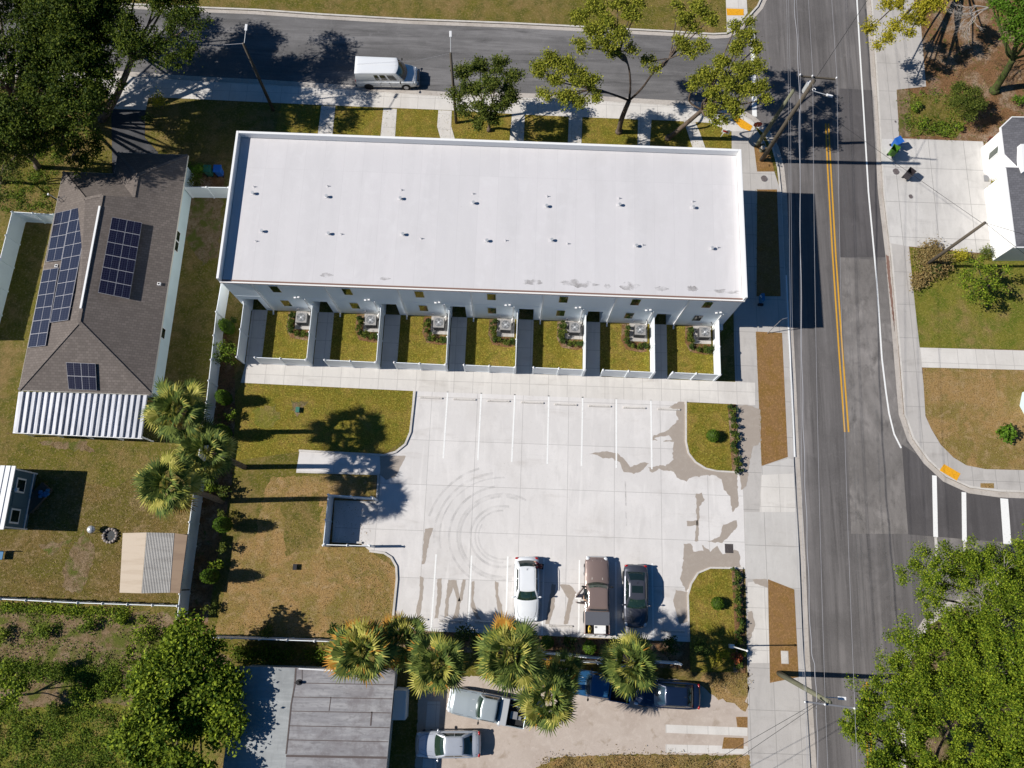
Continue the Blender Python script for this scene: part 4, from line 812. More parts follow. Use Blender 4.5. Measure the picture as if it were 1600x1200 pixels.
cover((1400, 268), .3, 'round iron manhole cover in the driveway beside the dark bin'); cover((1399, 190), .10, 'small round cover in the right sidewalk above the bins', cat='valve cover')
t = empty('utility_cover', G(1226, 1027)[:2]+(.027,), 0, 'pale rectangular cover set in the brown verge above the utility pole', 'utility cover'); MB().box(-.24, .24, -.42, .42, 0, .02).build('lid', M['kerb'], t, bevel=.02); MB().box(-.28, .28, -.46, .46, -.01, .008).build('rim', M['gutter'], t)
cover((1423, 307), .2, 'small dark cover in the wide driveway on the right', cat='valve cover')
cover((845, 43), .1, 'tiny round cover in the side street sidewalk', RZ+.02, cat='valve cover') if False else None
def bin_(px, label, mat, tip=0, rz=0, open_=True, lidmat=None, z=.02):
    t = empty('wheelie_bin', G(px[0], px[1])[:2]+(z,), rz, label, 'bin')
    g = empty('x', (0, 0, 0)); bpy.data.objects.remove(g)
    m = MB(); a, b = .22, .29; m.add([(-a, -a, .06), (a, -a, .06), (a, a, .06), (-a, a, .06), (-b, -b, .98), (b, -b, .98), (b, b, .98), (-b, b, .98)], [(0, 3, 2, 1), (0, 1, 5, 4), (1, 2, 6, 5), (2, 3, 7, 6), (3, 0, 4, 7)])
    m.box(-b-.03, b+.03, -b-.03, -b, .93, .99).box(-b-.03, b+.03, b, b+.03, .93, .99).box(b, b+.03, -b, b, .93, .99).box(-b-.03, -b, -b, b, .93, .99)
    MBs = [(m, 'body', mat)]
    l = MB()
    if open_: l.box(-b-.06, -b-.02, -b, b, .35, 1.0)
    else: l.box(-b-.03, b+.05, -b-.03, b+.03, .995, 1.05)
    MBs.append((l, 'lid', lidmat or mat)); w = MB()
    for sy in (-.24, .24): w.tube([(-.24, sy-.03, .1), (-.24, sy+.03, .1)], .1, 12)
    MBs.append((w, 'wheels', 'black'))
    for mm, nm, mt in MBs: mm.build(nm, M[mt], t)
    if tip: t.rotation_euler = (tip, 0, rz)
    return t
bin_((1396, 229), 'blue wheelie bin standing behind the lime green bin by the road', 'bin_blue', 0, R(-60), False)
bin_((1391, 241), 'lime green wheelie bin with its lid hanging open by the road', 'bin_lime', 0, R(60), True)
bin_((1415, 277), 'dark brown wheelie bin with open lid in the middle of the driveway', 'bin_black', 0, R(50), True)
bin_((330, 273), 'dark green wheelie bin beside the hedge near the townhouse corner', 'bin_green', 0, R(90), False)
bin_((346, 273), 'bright blue wheelie bin against the townhouse block wall', 'bin_blue', 0, R(90), False)
for px, lab, c in (((466, 641), 'small green irrigation box in the bare patch of the upper lawn', 'bin_green'), ((462, 886), 'small black valve box in the dry lawn below the enclosure', 'black')):
    t = empty('valve_box', G(*px)[:2]+(.01,), 0, lab, 'valve box'); MB().box(-.13, .13, -.2, .2, 0, .22).build('body', M[c], t, bevel=.02); MB().box(-.15, .15, -.22, .22, .22, .26).build('lid', M[c], t)
t = empty('floor_drain', G(779, 1128.5)[:2]+(.014,), R(45), 'square grey drain set diagonally beside the parked pale pickup', 'drain'); MB().box(-.2, .2, -.2, .2, 0, .012).build('frame', M['light_metal'], t); MB().box(-.12, .12, -.12, .12, .0125, .02).build('grate', M['iron'], t)
# ================================================================ vehicles
def interp(x, xs, ys): return float(np.interp(x, xs, ys))
class Car:
    """local frame: x forward, y left, z up. prof: list of (x, half width, top height, shoulder height)"""
    def __init__(s, label, cat, paint, prof, zb=.22, name='parked_car'):
        s.t = empty(name, (0, 0, 0), 0, label, cat); s.paint = M[paint]; s.prof = prof; s.zb = zb
        s.xs = [p[0] for p in prof]
    def hw(s, x): return interp(x, s.xs, [p[1] for p in s.prof])
    def top(s, x, y):
        w = s.hw(x); zt = interp(x, s.xs, [p[2] for p in s.prof]); zs = interp(x, s.xs, [p[3] for p in s.prof]); u = min(1, abs(y)/max(w, .01))
        return zt-(zt-zs)*min(1, (u/.93))**2.6
    def body(s, x0=None, x1=None, name='body'):
        xs0, xs1 = s.xs[0] if x0 is None else x0, s.xs[-1] if x1 is None else x1
        n = 44; XS = [xs0+(xs1-xs0)*i/n for i in range(n+1)]
        # denser sampling near the ends keeps the bumpers round
        XS = sorted(set(XS+[x for x in s.xs if xs0 <= x <= xs1])); m = MB(); rows = []
        for x in XS:
            w = s.hw(x); zs = s.top(x, w); zb = s.zb; prof = []
            for u in (0, .25, .5, .7, .84, .93): prof.append((u*w, s.top(x, u*w)))
            prof += [(w*.985, zs-.05), (w, zs-.16), (w, (zs+zb)/2), (w*.985, zb+.14), (w*.93, zb), (0, zb)]
            ring = [(x, y, z) for y, z in prof]+[(x, -y, z) for y, z in prof[-2:0:-1]]
            rows.append(len(m.v)); m.v += ring; k = len(ring)
        for a, b in zip(rows[:-1], rows[1:]):
            for j in range(k): m.f.append([a+j, a+(j+1) % k, b+(j+1) % k, b+j]); m.m.append(0)
        m.f.append([rows[0]+j for j in range(k)][::-1]); m.f.append([rows[-1]+j for j in range(k)]); m.m += [0, 0]
        o = m.build(name, s.paint, s.t, smooth=True, tri=True)
        md = o.modifiers.new('edge', 'EDGE_SPLIT'); md.split_angle = R(38); s.b = o; return o
    def ring(s, u, lo):    # u 0..4 round the cabin; lo = dict(xf, xr, wf, wr, z, bow, bowr)
        side = int(u) % 4; f = u-int(u); xf, xr, wf, wr, bow, br = lo['xf'], lo['xr'], lo['wf'], lo['wr'], lo['bow'], lo['bowr']
        if side == 0: y = -wf+2*wf*f; return (xf-bow*(y/wf)**2, y)
        if side == 1: return (xf-bow+(xr+br-xf+bow)*f, wf+(wr-wf)*f)
        if side == 2: y = wr-2*wr*f; return (xr+br*(y/wr)**2, y)
        return (xr+br+(xf-bow-xr-br)*f, -(wr+(wf-wr)*f))
    def S(s, u, v, off=0):
        a = s.ring(u, s.lo); b = s.ring(u, s.hi); z = s.lo['z']+(s.hi['z']-s.lo['z'])*v
        x = a[0]+(b[0]-a[0])*v; y = a[1]+(b[1]-a[1])*v; k = .05*math.sin(v*math.pi)
        cx = (s.hi['xf']+s.hi['xr'])/2; d = Vector((x-cx, y, 0)); d.normalize()
        side = int(u) % 4; nv = Vector((1, 0, .35)) if side == 0 else Vector((0, 1, .3)) if side == 1 else Vector((-1, 0, .35)) if side == 2 else Vector((0, -1, .3))
        p = Vector((x, y, z))+nv*(k+off); return p
    def cabin(s, lo, hi, crown=.06, roofmat=None):
        s.lo = lo; s.hi = hi; m = MB(); n = 32; U = [i*4/n for i in range(n)]; k = 6
        for j in range(k+1):
            for u in U: m.v.append(tuple(s.S(u, j/k)))
        for j in range(k):
            for i in range(n): m.f.append([j*n+i, j*n+(i+1) % n, (j+1)*n+(i+1) % n, (j+1)*n+i]); m.m.append(0)
        o = m.build('cabin', s.paint, s.t, smooth=True); md = o.modifiers.new('edge', 'EDGE_SPLIT'); md.split_angle = R(40)
        m = MB(); cx = (hi['xf']+hi['xr'])/2
        for j in range(6):
            f = [1.015, .97, .85, .6, .3, .02][j]; dz = [0, .5, .78, .93, .99, 1][j]*crown
            for u in U:
                p = s.S(u, 1.0); m.v.append((cx+(p.x-cx)*f, p.y*f, hi['z']+dz))
        for j in range(5):
            for i in range(n): m.f.append([j*n+i, j*n+(i+1) % n, (j+1)*n+(i+1) % n, (j+1)*n+i]); m.m.append(0)
        s.roof = m.build('roof', roofmat or s.paint, s.t, smooth=True); s.zr = hi['z']+crown
        return s
    def glass(s, name, u0, u1, v0, v1, mat='glassD', off=.008, nu=10, nv=4):
        m = MB(); 
        for j in range(nv+1):
            for i in range(nu+1): m.v.append(tuple(s.S(u0+(u1-u0)*i/nu-1e-6*(i == nu), v0+(v1-v0)*j/nv, off)))
        for j in range(nv):
            for i in range(nu): a = j*(nu+1)+i; m.f.append([a, a+1, a+nu+2, a+nu+1]); m.m.append(0)
        return m.build(name, M[mat], s.t, smooth=True)
    def wheel(s, x, y, r=.33, w=.22, hub='light_metal'):
        sg = 1 if y > 0 else -1; m = MB(); m.tube([(x, y-w/2, r), (x, y+w/2, r)], r, 22)
        t = m.build('wheel', M['black'], s.t); h = MB(); h.tube([(x, y+sg*w/2, r), (x, y+sg*(w/2+.012), r)], r*.62, 16)
        h.build('rim', M[hub], t)
        a = MB().tube([(x, y-w/2, r+.02), (x, sg*(s.hw(x)+.006), r+.02)], r+.07, 22); a.build('wheel_arch', M['black'], s.t)
    def drape(s, name, pts, w, mat, lift=.006, half=True):
        m = MB(); P = [Vector((x, y, s.top(x, y)+lift)) for x, y in pts]
        for a, b in zip(P[:-1], P[1:]):
            d = (b-a); nn = Vector((-d.y, d.x, 0)).normalized()*w/2
            q = [a-nn, b-nn, b+nn, a+nn]; q = [Vector((v.x, v.y, s.top(v.x, v.y)+lift)) for v in q]; m.add([tuple(v) for v in q], [(0, 1, 2, 3)])
        return m.build(name, M[mat], s.t)
    def lamp(s, name, x, y, z, r, mat): return MB().ball((x, y, z), r, 12, 8).build(name, M[mat], s.t, smooth=True)
    def mirrors(s, x, y, z, mat=None, L=.2):
        for sg in (1, -1):
            m = MB().tube([(x, sg*(y-.06), z), (x-.02, sg*(y+L*.5), z+.03)], .025, 6); m.ball((x-.03, sg*(y+L*.7), z+.04), (.07, .12, .08), 8, 6)
            m.build('mirror', mat or s.paint, s.t, smooth=True)
    def plate(s, x, z, w=.3): MB().box(x-.012, x+.012, -w/2, w/2, z-.07, z+.07).build('number_plate', M['trim'], s.t)
    def seams(s, xs, zl=.35):
        for x in xs:
            for sg in (1, -1):
                w = s.hw(x)+.004; z1 = s.top(x, w)-.15; MB().box(x-.008, x+.008, sg*w-.004, sg*w+.004, zl, z1).build('door_seam', M['black'], s.t)
    def place(s, px0, px1, z=.6, zg=.02, sh=0):
        a = Vector(G(px0[0], px0[1], z)); b = Vector(G(px1[0], px1[1], z)); c = (a+b)/2; d = b-a
        s.t.location = (c.x, c.y, zg); s.t.rotation_euler.z = math.atan2(d.y, d.x); return s
def sedan(label, paint, L, W, Hh, wag=False, glass='glassD', wsx=(.20, .05), rwx=(-.28, -.40), name='parked_car', cat='car', sun=False, hub='light_metal'):
    h = L/2; w = W/2
    prof = [(-h, w*.62, .66, .55), (-h+.05, w*.80, .86, .66), (-h+.15, w*.90, .96, .76), (-h+.35, w*.96, 1.00, .82), (-h+.9, w, 1.0, .88), (0, w, .96, .88), (L*.20, w*.995, .97, .84), (L*.34, w*.97, .90, .76), (h-.3, w*.90, .78, .66), (h-.12, w*.78, .70, .58), (h-.04, w*.62, .60, .52), (h, w*.42, .50, .46)]
    c = Car(label, cat, paint, prof, name=name); c.body()
    xr0, xr1 = (rwx[0]*L, rwx[1]*L)
    lo = dict(xf=wsx[0]*L+.06, xr=xr1, wf=w*.88, wr=w*.86, z=.90, bow=.16, bowr=.10); hi = dict(xf=wsx[1]*L, xr=xr0, wf=w*.66, wr=w*.64, z=Hh-.06, bow=.07, bowr=.05)
    c.cabin(lo, hi)
    c.glass('windshield', .05, .95, .08, .97, glass); c.glass('rear_window', 2.07, 2.93, .12, .95, 'glassD')
    for base in (1, 3):
        a, b = ((.10, .50), (.53, .86)) if base == 1 else ((.14, .47), (.50, .90))
        c.glass('side_window', base+a[0], base+a[1], .22, .88); c.glass('side_window', base+b[0], base+b[1], .22, .88)
    for x in (-L*.30, L*.315):
        for sg in (1, -1): c.wheel(x, sg*(w-.12), .33, .2, hub)
    hx = wsx[0]*L+.12
    c.drape('hood_seam', [(hx-.05, -w*.80), (L*.34, -w*.74), (h-.42, -w*.62), (h-.27, -w*.35), (h-.23, 0), (h-.27, w*.35), (h-.42, w*.62), (L*.34, w*.74), (hx-.05, w*.80)], .018, 'black')
    for sg in (1, -1): c.drape('hood_crease_shading', [(hx+.05, sg*w*.45), (L*.36, sg*w*.40), (h-.4, sg*w*.28)], .02, 'grey_metal' if paint != 'carwhite' else 'trim', .004)  # flat strips put the hood's crease shading into colour
    if not wag: c.drape('boot_seam', [(xr1-.14, -w*.72), (-h+.30, -w*.70), (-h+.22, 0), (-h+.30, w*.70), (xr1-.14, w*.72)], .018, 'black')
    for sg in (1, -1):
        c.lamp('headlight', h-.30, sg*w*.76, c.top(h-.3, w*.76)-.04, (.2, .12, .07), 'clear_lamp'); c.lamp('tail_light', -h+.13, sg*w*.78, .76, (.09, .16, .09), 'red_lamp')
    c.mirrors(wsx[0]*L-.22, w*.93, .98); c.plate(-h-.005, .62); c.seams([wsx[0]*L-.1, -L*.02, -L*.2])
    MB().box(h-.09, h-.02, -w*.35, w*.35, .40, .50).build('grille', M['black'], c.t)
    if sun: x = hi['xf']-.55; MB().box(x-.42, x+.1, -.42, .42, c.zr-.028, c.zr+.004).build('sunroof', M['glassD'], c.t, bevel=.02)
    MB().tube([(hi['xr']+.25, 0, c.zr-.02), (hi['xr']+.1, 0, c.zr+.1)], [.02, .008], 5).build('antenna', M['black'], c.t)
    return c
# 1 white hatchback in the lower bays, nose to the palms
c = sedan('white estate car with dark windows parked nose down in the lower bays', 'carwhite', 4.75, 1.86, 1.55, wag=True, glass='glassG', wsx=(.17, .03), rwx=(-.34, -.45)); c.place((823, 869), (823, 973))
for sg in (1, -1): MB().tube([(-1.5, sg*.62, 1.53), (-1.3, sg*.62, 1.58), (.0, sg*.62, 1.58), (.15, sg*.62, 1.53)], .018, 6).build('roof_rail', M['trim'], c.t)
# 2 dark sedan
c = sedan('dark grey saloon with sunroof parked nose down beside the brown pickup', 'cargrey', 4.6, 1.82, 1.45, sun=True, glass='glassG', rwx=(-.24, -.40)); c.place((993, 883), (993, 980))
# 3 silver sedan at the bottom
c = sedan('silver saloon parked across the old concrete at the bottom edge', 'carsilver', 4.7, 1.82, 1.45, glass='glassG', rwx=(-.24, -.39)); c.place((750, 1162), (650, 1163), zg=.015)
# 4 navy sedan by the palms
c = sedan('navy blue saloon parked under the rightmost palm below the lot', 'carnavy', 4.9, 1.86, 1.46, glass='glassB'); c.place((1092, 1088), (990, 1082), zg=.015)
# pickups
def pickup(label, paint, L, W, Hh, cabx, roofx, glass='glassG', door_open=False, name='parked_pickup', rack=False):
    h = L/2; w = W/2; bx = roofx[1]-.22
    prof = [(bx, w, 1.10, 1.0), (0, w, 1.10, 1.0), (cabx, w, 1.12, .98), (cabx+.6, w*.985, 1.09, .95), (h-.35, w*.95, 1.0, .88), (h-.15, w*.88, .93, .80), (h-.05, w*.75, .85, .72), (h, w*.6, .66, .6)]
    c = Car(label, 'pickup truck', paint, prof, .35, name=name); c.body(bx, h)
    lo = dict(xf=cabx, xr=bx+.04, wf=w*.90, wr=w*.90, z=1.02, bow=.2, bowr=.02); hi = dict(xf=roofx[0], xr=roofx[1], wf=w*.76, wr=w*.76, z=Hh-.05, bow=.1, bowr=.02)
    c.cabin(lo, hi, .05); c.glass('windshield', .05, .95, .08, .95, glass); c.glass('rear_window', 2.1, 2.9, .2, .9, 'glassD')
    c.glass('side_window', 1.12, 1.62, .2, .9); c.glass('side_window', 3.38, 3.88, .2, .9); c.glass('side_window', 1.68, 1.92, .25, .85); c.glass('side_window', 3.08, 3.32, .25, .85)
    zb, zt = .78, 1.12; t_ = .07
    for y0_, y1_ in ((-w, -w+t_), (w-t_, w)): MB().box(-h+.06, bx, y0_, y1_, .42, zt).build('bed_side', c.paint, c.t, bevel=.02)
    MB().box(-h+.06, bx-.001, -w+t_, w-t_, zb-.05, zb).build('bed_floor', M['black'], c.t)
    MB().box(bx-.05, bx-.002, -w+t_, w-t_, zb, zt).build('bed_front', c.paint, c.t)
    g = MB().box(-h, -h+.059, -w+.01, w-.01, .5, zt).build('tailgate', c.paint, c.t, bevel=.02); MB().box(-h-.02, -h-.001, -.12, .12, .85, .93).build('handle', M['black'], g)
    MB().box(-h-.14, -h+.02, -w+.05, w-.05, .38, .5).build('rear_bumper', M['light_metal'], c.t, bevel=.03)
    MB().box(h-.06, h+.06, -w*.8, w*.8, .38, .55).build('front_bumper', M['light_metal'], c.t, bevel=.03)
    for x in (-h+1.15, h-.95):
        for sg in (1, -1): c.wheel(x, sg*(w-.14), .37, .24)
    m = MB()
    for sg in (1, -1): c.lamp('headlight', h-.14, sg*w*.72, .80, (.14, .16, .09), 'clear_lamp'); c.lamp('tail_light', -h+.05, sg*(w-.05), .92, (.06, .06, .14), 'red_lamp')
    hx = cabx+.08
    c.drape('hood_seam', [(hx, -w*.88), (h-.5, -w*.84), (h-.2, -w*.6), (h-.16, 0), (h-.2, w*.6), (h-.5, w*.84), (hx, w*.88)], .018, 'black')
    for sg in (1, -1): c.drape('hood_crease_shading', [(hx+.05, sg*w*.42), (h-.28, sg*w*.36)], .035, 'cream' if paint == 'carbrown' else 'light_metal', .005)  # crease shading painted as tinted strips on the hood
    c.mirrors(cabx-.35, w*.97, 1.18, M['black'], .26); c.seams([cabx-.25, cabx-1.3]); c.bx = bx; c.w = w; c.h = h; c.zt = zt; c.zb = zb
    return c
c = pickup('brown pickup truck with open driver door and loaded bed in the lower bays', 'carbrown', 5.55, 1.86, 1.72, .98, (.55, -.95)); c.place((932, 990), (932, 871))
tb = c.t; w = c.w
part_ = MB().box(c.bx-.95, c.bx-.0, -w+.03, w-.03, c.zt+.002, c.zt+.03).build('tonneau_cover', M['tonneau'], tb, bevel=.01)
# open driver's door hinged at the front of the opening (left side)
def door(hinge, ang, L, par, nm, inner):
    d = Vector((-math.cos(ang), math.sin(ang), 0)); hx_, hy_ = hinge; a = Vector((hx_, hy_, 0)); b = a+d*L
    o = MB().beam((a.x, a.y, .72), (b.x, b.y, .72), .09, .72).build(nm, c.paint, par, bevel=.02)
    nn = Vector((d.y, -d.x, 0))*-.05
    if nn.x > 0: nn = -nn
    MB().beam((a.x+nn.x+d.x*.1, a.y+nn.y+d.y*.1, .75), (b.x+nn.x-d.x*.1, b.y+nn.y-d.y*.1, .75), .04, .55).build('door_trim', M[inner], o)
    MB().beam((a.x+d.x*.15, a.y+d.y*.15, 1.5), (b.x-d.x*.1, b.y-d.y*.1, 1.5), .03, .05).beam((b.x-d.x*.1, b.y-d.y*.1, 1.1), (b.x-d.x*.1, b.y-d.y*.1, 1.5), .04, .04).beam((a.x+d.x*.1, a.y+d.y*.1, 1.1), (a.x+d.x*.3, a.y+d.y*.3, 1.5), .04, .04).build('window_frame', M['black'], o)
door((.62, w+.02), R(38), 1.05, tb, 'open_door', 'greyint')
door((-.62, w+.02), R(98), .62, tb, 'rear_half_door', 'black')
MB().box(-.5, .45, w-.12, w+.012, .45, 1.05).build('door_opening', M['dark'], tb)
MB().box(-.35, -.05, w-.16, w+.06, .62, .74).box(-.42, -.3, w-.18, w+.05, .74, 1.25).build('seat', M['interior'], tb, bevel=.04)
t = empty('folding_stool', tuple(tb.matrix_basis@Vector((-.15, w+.42, 0)))[:2]+(.02,), R(90), 'white folding stool standing in the open doorway of the brown pickup', 'stool')
MB().box(-.2, .2, -.25, .22, .42, .46).build('seat', M['trim'], t, bevel=.01)
for sx in (-.15, .15):
    for sy in (-.2, .18): MB().cyl((sx, sy), .02, 0, .42, 6).build('leg', M['black'], t)
zb = c.zb
def inbed(name, lx, ly, label, cat): 
    p = tb.matrix_basis@Vector((lx, ly, zb+.02)); return empty(name, tuple(p), tb.rotation_euler.z, label, cat)
t = inbed('white_cabinet', c.bx-1.28, -.22, 'white appliance panel lying in the bed of the brown pickup', 'appliance'); MB().box(-.32, .32, -.42, .42, 0, .22).build('body', M['trim'], t, bevel=.02); MB().box(.12, .25, .22, .40, .221, .232).build('control_panel', M['grey_metal'], t)
t = inbed('plastic_tool', c.bx-1.28, .55, 'yellow elongated plastic tool in the left side of the pickup bed', 'tool'); MB().ball((0, 0, .1), (.3, .13, .1), 14, 8).build('shell', M['yellowp'], t, smooth=True); MB().ball((.05, 0, .17), (.14, .06, .06), 10, 6).ball((-.18, .02, .15), (.06, .06, .06), 8, 6).build('grip', M['black'], t, smooth=True)
t = inbed('plastic_sacks', c.bx-1.68, -.15, 'heap of shiny crumpled plastic sacks by the tailgate of the pickup', 'sacks'); m = MB()
for k in range(12): m.ball((rng.uniform(-.06, .06), rng.uniform(-.45, .45), rng.uniform(.03, .1)), (.09, .12, .08), 7, 5)
m.build('sack', M['light_metal'], t)
c = pickup('pale grey pickup truck angled between the palms on the old concrete', 'carpale', 5.6, 1.86, 1.75, .85, (.45, -.65)); c.place((825, 1117), (699, 1092), zg=.015)
MB().box(c.bx-.62, c.bx-.05, -c.w+.02, c.w-.02, c.zt+.002, c.zt+.24).build('tool_box', M['light_metal'], c.t, bevel=.03)
m = MB(); m.beam((c.bx-.7, -.5, .95), (-2.6, -.42, .95), .06, .06).beam((c.bx-.9, .2, .86), (-2.5, .3, .86), .25, .08).box(-2.2, -1.7, -.1, .4, .8, 1.0); m.build('load', M['grey_metal'], c.t)
c = pickup('bright blue pickup truck mostly hidden between two palm crowns', 'carblue', 5.0, 1.78, 1.62, .9, (.5, -.8), glass='glassB'); c.place((985, 1079), (878, 1060), zg=.015)
# cargo van on the side street
L = 5.7; h = L/2; w = 1.0
prof = [(-h, w*.96, 1.10, 1.02), (-h+.04, w, 1.16, 1.1), (1.2, w, 1.16, 1.1), (1.55, w*.985, 1.22, 1.08), (2.0, w*.95, 1.12, 1.0), (2.45, w*.9, 1.0, .88), (2.7, w*.8, .86, .76), (h, w*.6, .6, .55)]
c = Car('white cargo van parked facing right at the kerb of the side street', 'van', 'carwhite', prof, .3, name='cargo_van'); c.body()
c.cabin(dict(xf=1.9, xr=-h+.02, wf=.90, wr=.985, z=1.08, bow=.34, bowr=.0), dict(xf=1.12, xr=-h+.07, wf=.78, wr=.86, z=2.05, bow=.20, bowr=.0), .07)
c.glass('windshield', .04, .96, .05, .95, 'glassB'); c.glass('rear_window', 2.1, 2.45, .3, .85); c.glass('rear_window', 2.55, 2.9, .3, .85)
c.glass('side_window', 3.745, 3.90, .22, .80); c.glass('side_window', 3.575, 3.70, .22, .82); c.glass('side_window', 3.44, 3.53, .22, .82); c.glass('side_window', 1.08, 1.25, .22, .82)
for sg in (1, -1):
    for x in (-1.75, 1.72): c.wheel(x, sg*(w-.13), .36, .24)
    c.lamp('headlight', 2.55, sg*.72, .76, (.14, .14, .12), 'clear_lamp'); c.lamp('tail_light', -h+.0, sg*.9, 1.05, (.06, .07, .22), 'red_lamp')
m = MB()
for y in (-.45, 0, .45): m.box(-2.6, .95, y-.012, y+.012, 2.108, 2.13) if y == 0 else m.box(-2.6, .95, y-.01, y+.01, 2.09, 2.112)
m.build('roof_rib', M['trim'], c.t); MB().box(2.6, 2.93, -.85, .85, .34, .56).build('front_bumper', M['grey_metal'], c.t, bevel=.04); MB().box(-h-.1, -h+.02, -.9, .9, .36, .5).build('rear_bumper', M['black'], c.t, bevel=.03)
MB().box(2.70, 2.86, -.5, .5, .6, .8).build('grille', M['black'], c.t); c.mirrors(1.35, 1.02, 1.3, M['black'], .26); c.seams([1.35, .35, -.6], .4)
for x in (.25, -.5): MB().box(x-.05, x+.05, -w-.02, -w+.002, .98, 1.03).build('door_handle', M['black'], c.t)
c.drape('hood_seam', [(1.95, -.82), (2.4, -.74), (2.55, -.4), (2.58, 0), (2.55, .4), (2.4, .74), (1.95, .82)], .018, 'black')
c.t.scale = (.95, 1, 1); c.place((560, 112), (650, 114), 1.0, RZ+.01)
# ================================================================ person and small street things
def skin(name, verts, edges, rad, mat, par, sub=1):
    me = bpy.data.meshes.new(name); me.from_pydata(verts, edges, []); o = link(name, me, mat, par)
    md = o.modifiers.new('skin', 'SKIN'); md.use_smooth_shade = True
    for i, r_ in enumerate(rad): me.skin_vertices[0].data[i].radius = (r_, r_) if not isinstance(r_, tuple) else r_
    me.skin_vertices[0].data[0].use_root = True
    o.modifiers.new('sub', 'SUBSURF').levels = sub; o.modifiers['sub'].render_levels = sub; return o
def person(loc, rz, label, lean=.55):
    t = empty('person', loc, rz, label, 'person')
    # x forward; the hips are set back, torso leans forward
    hip = (0, 0, .90); ch = (.34*lean/.55, 0, 1.24); nk = (.46*lean/.55, 0, 1.42); hd = (.53*lean/.55, 0, 1.50)
    V = [hip, (.16, 0, 1.05), ch, nk, hd, (.57, 0, 1.60),
         (-.0, .10, .86), (.06, .11, .48), (-.04, .12, .09), (.10, .13, .04), (0, -.10, .86), (.10, -.11, .48), (.04, -.12, .09), (.18, -.13, .04),
         (.40, .19, 1.34), (.50, .27, 1.08), (.70, .20, 1.0), (.79, .18, 1.0), (.40, -.19, 1.34), (.54, -.27, 1.10), (.74, -.18, 1.04), (.83, -.16, 1.04)]
    Eg = [(0, 1), (1, 2), (2, 3), (3, 4), (4, 5), (0, 6), (6, 7), (7, 8), (8, 9), (0, 10), (10, 11), (11, 12), (12, 13), (2, 14), (14, 15), (15, 16), (16, 17), (2, 18), (18, 19), (19, 20), (20, 21)]
    rad = [.13, .125, .15, .055, .09, .07, .09, .065, .045, .04, .09, .065, .045, .04, .06, .045, .033, .035, .06, .045, .033, .035]
    # fingers and thumb on each hand
    for base, sg in ((17, 1), (21, -1)):
        bx_, by_, bz_ = V[base]
        for k, (dy, ln) in enumerate(((.03, .07), (.01, .085), (-.01, .08), (-.03, .065))):
            V.append((bx_+.05, by_+dy, bz_-.005)); V.append((bx_+.05+ln, by_+dy*1.2, bz_-.03)); Eg += [(base, len(V)-2), (len(V)-2, len(V)-1)]; rad += [.011, .009]
        V.append((bx_+.03, by_-sg*.055, bz_-.01)); Eg.append((base, len(V)-1)); rad.append(.012)
    skin('body', V, Eg, rad, M['skin'], t)
    skin('shirt', [hip, (.16, 0, 1.05), ch, (.42, 0, 1.36), (.40, .19, 1.34), (.46, .25, 1.18), (.40, -.19, 1.34), (.48, -.25, 1.18)], [(0, 1), (1, 2), (2, 3), (2, 4), (4, 5), (2, 6), (6, 7)], [.15, .145, .17, .08, .08, .07, .08, .07], M['maroon'], t)
    skin('trousers', [(0, 0, .90), (0, .10, .84), (.06, .11, .48), (-.04, .12, .14), (0, -.10, .84), (.10, -.11, .48), (.04, -.12, .14)], [(0, 1), (1, 2), (2, 3), (0, 4), (4, 5), (5, 6)], [.145, .105, .08, .065, .105, .08, .065], M['navycloth'], t)
    MB().ball((.545, 0, 1.60), (.115, .098, .12), 14, 10).build('hair', M['hair'], t, smooth=True)
    MB().ball((.675, 0, 1.555), (.02, .014, .02)).ball((.655, .035, 1.575), .012).ball((.655, -.035, 1.575), .012).build('face_features', M['skin'], t)
    m = MB()
    for x, y in ((.02, .12), (.10, -.12)): m.ball((x+.02, y, .05), (.14, .055, .05), 10, 6)
    m.build('shoes', M['black'], t, smooth=True); return t
person(G(845.5, 885.5)[:2]+(.02,), R(172), 'person in dark red top leaning over the rear corner of the white estate car')
t = empty('hand_cart', G(1187, 474)[:2]+(.02,), 0, 'blue bag cart with a black base on the shaded sidewalk', 'cart')
MB().box(-.14, .14, -.1, .55, .15, .95).build('bag', M['stepblue'], t, bevel=.05); MB().box(-.22, .22, -.28, -.1, .05, .3).build('base', M['black'], t, bevel=.03); MB().ball((-.2, .3, .9), .06).ball((-.12, .2, .9), .05).build('bottle', M['trim'], t)
t = empty('hydrant', G(1189, 236)[:2]+(.02,), 0, 'squat pale green hydrant in the brown verge between the corner poles', 'hydrant')
MB().cyl((0, 0), .17, 0, .55, 14).build('barrel', M['woodG'], t); MB().ball((0, 0, .55), (.2, .2, .14), 12, 7).build('bonnet', M['kerb'], t, smooth=True); MB().tube([(-.25, 0, .35), (.25, 0, .35)], .06, 8).build('nozzle', M['kerb'], t)
t = empty('real_estate_sign', G(1126, 214)[:2]+(.01,), R(-20), 'small white and red board leaning on a stake in the corner lawn', 'sign')
MB().beam((0, 0, 0), (.15, .12, 1.1), .05, .05).build('stake', M['trim'], t); MB().box(-.15, .55, .05, .09, .6, 1.15).build('board', M['trim'], t); MB().box(-.05, .4, .044, .048, .75, 1.0).build('red_panel', M['red_lamp'], t)
t = empty('stop_sign', G(1171, 218)[:2]+(.02,), 0, 'stop sign seen edge-on from above beside the corner sidewalk', 'sign')
MB().cyl((0, 0), .035, 0, 2.3, 8).build('pole', M['light_metal'], t)
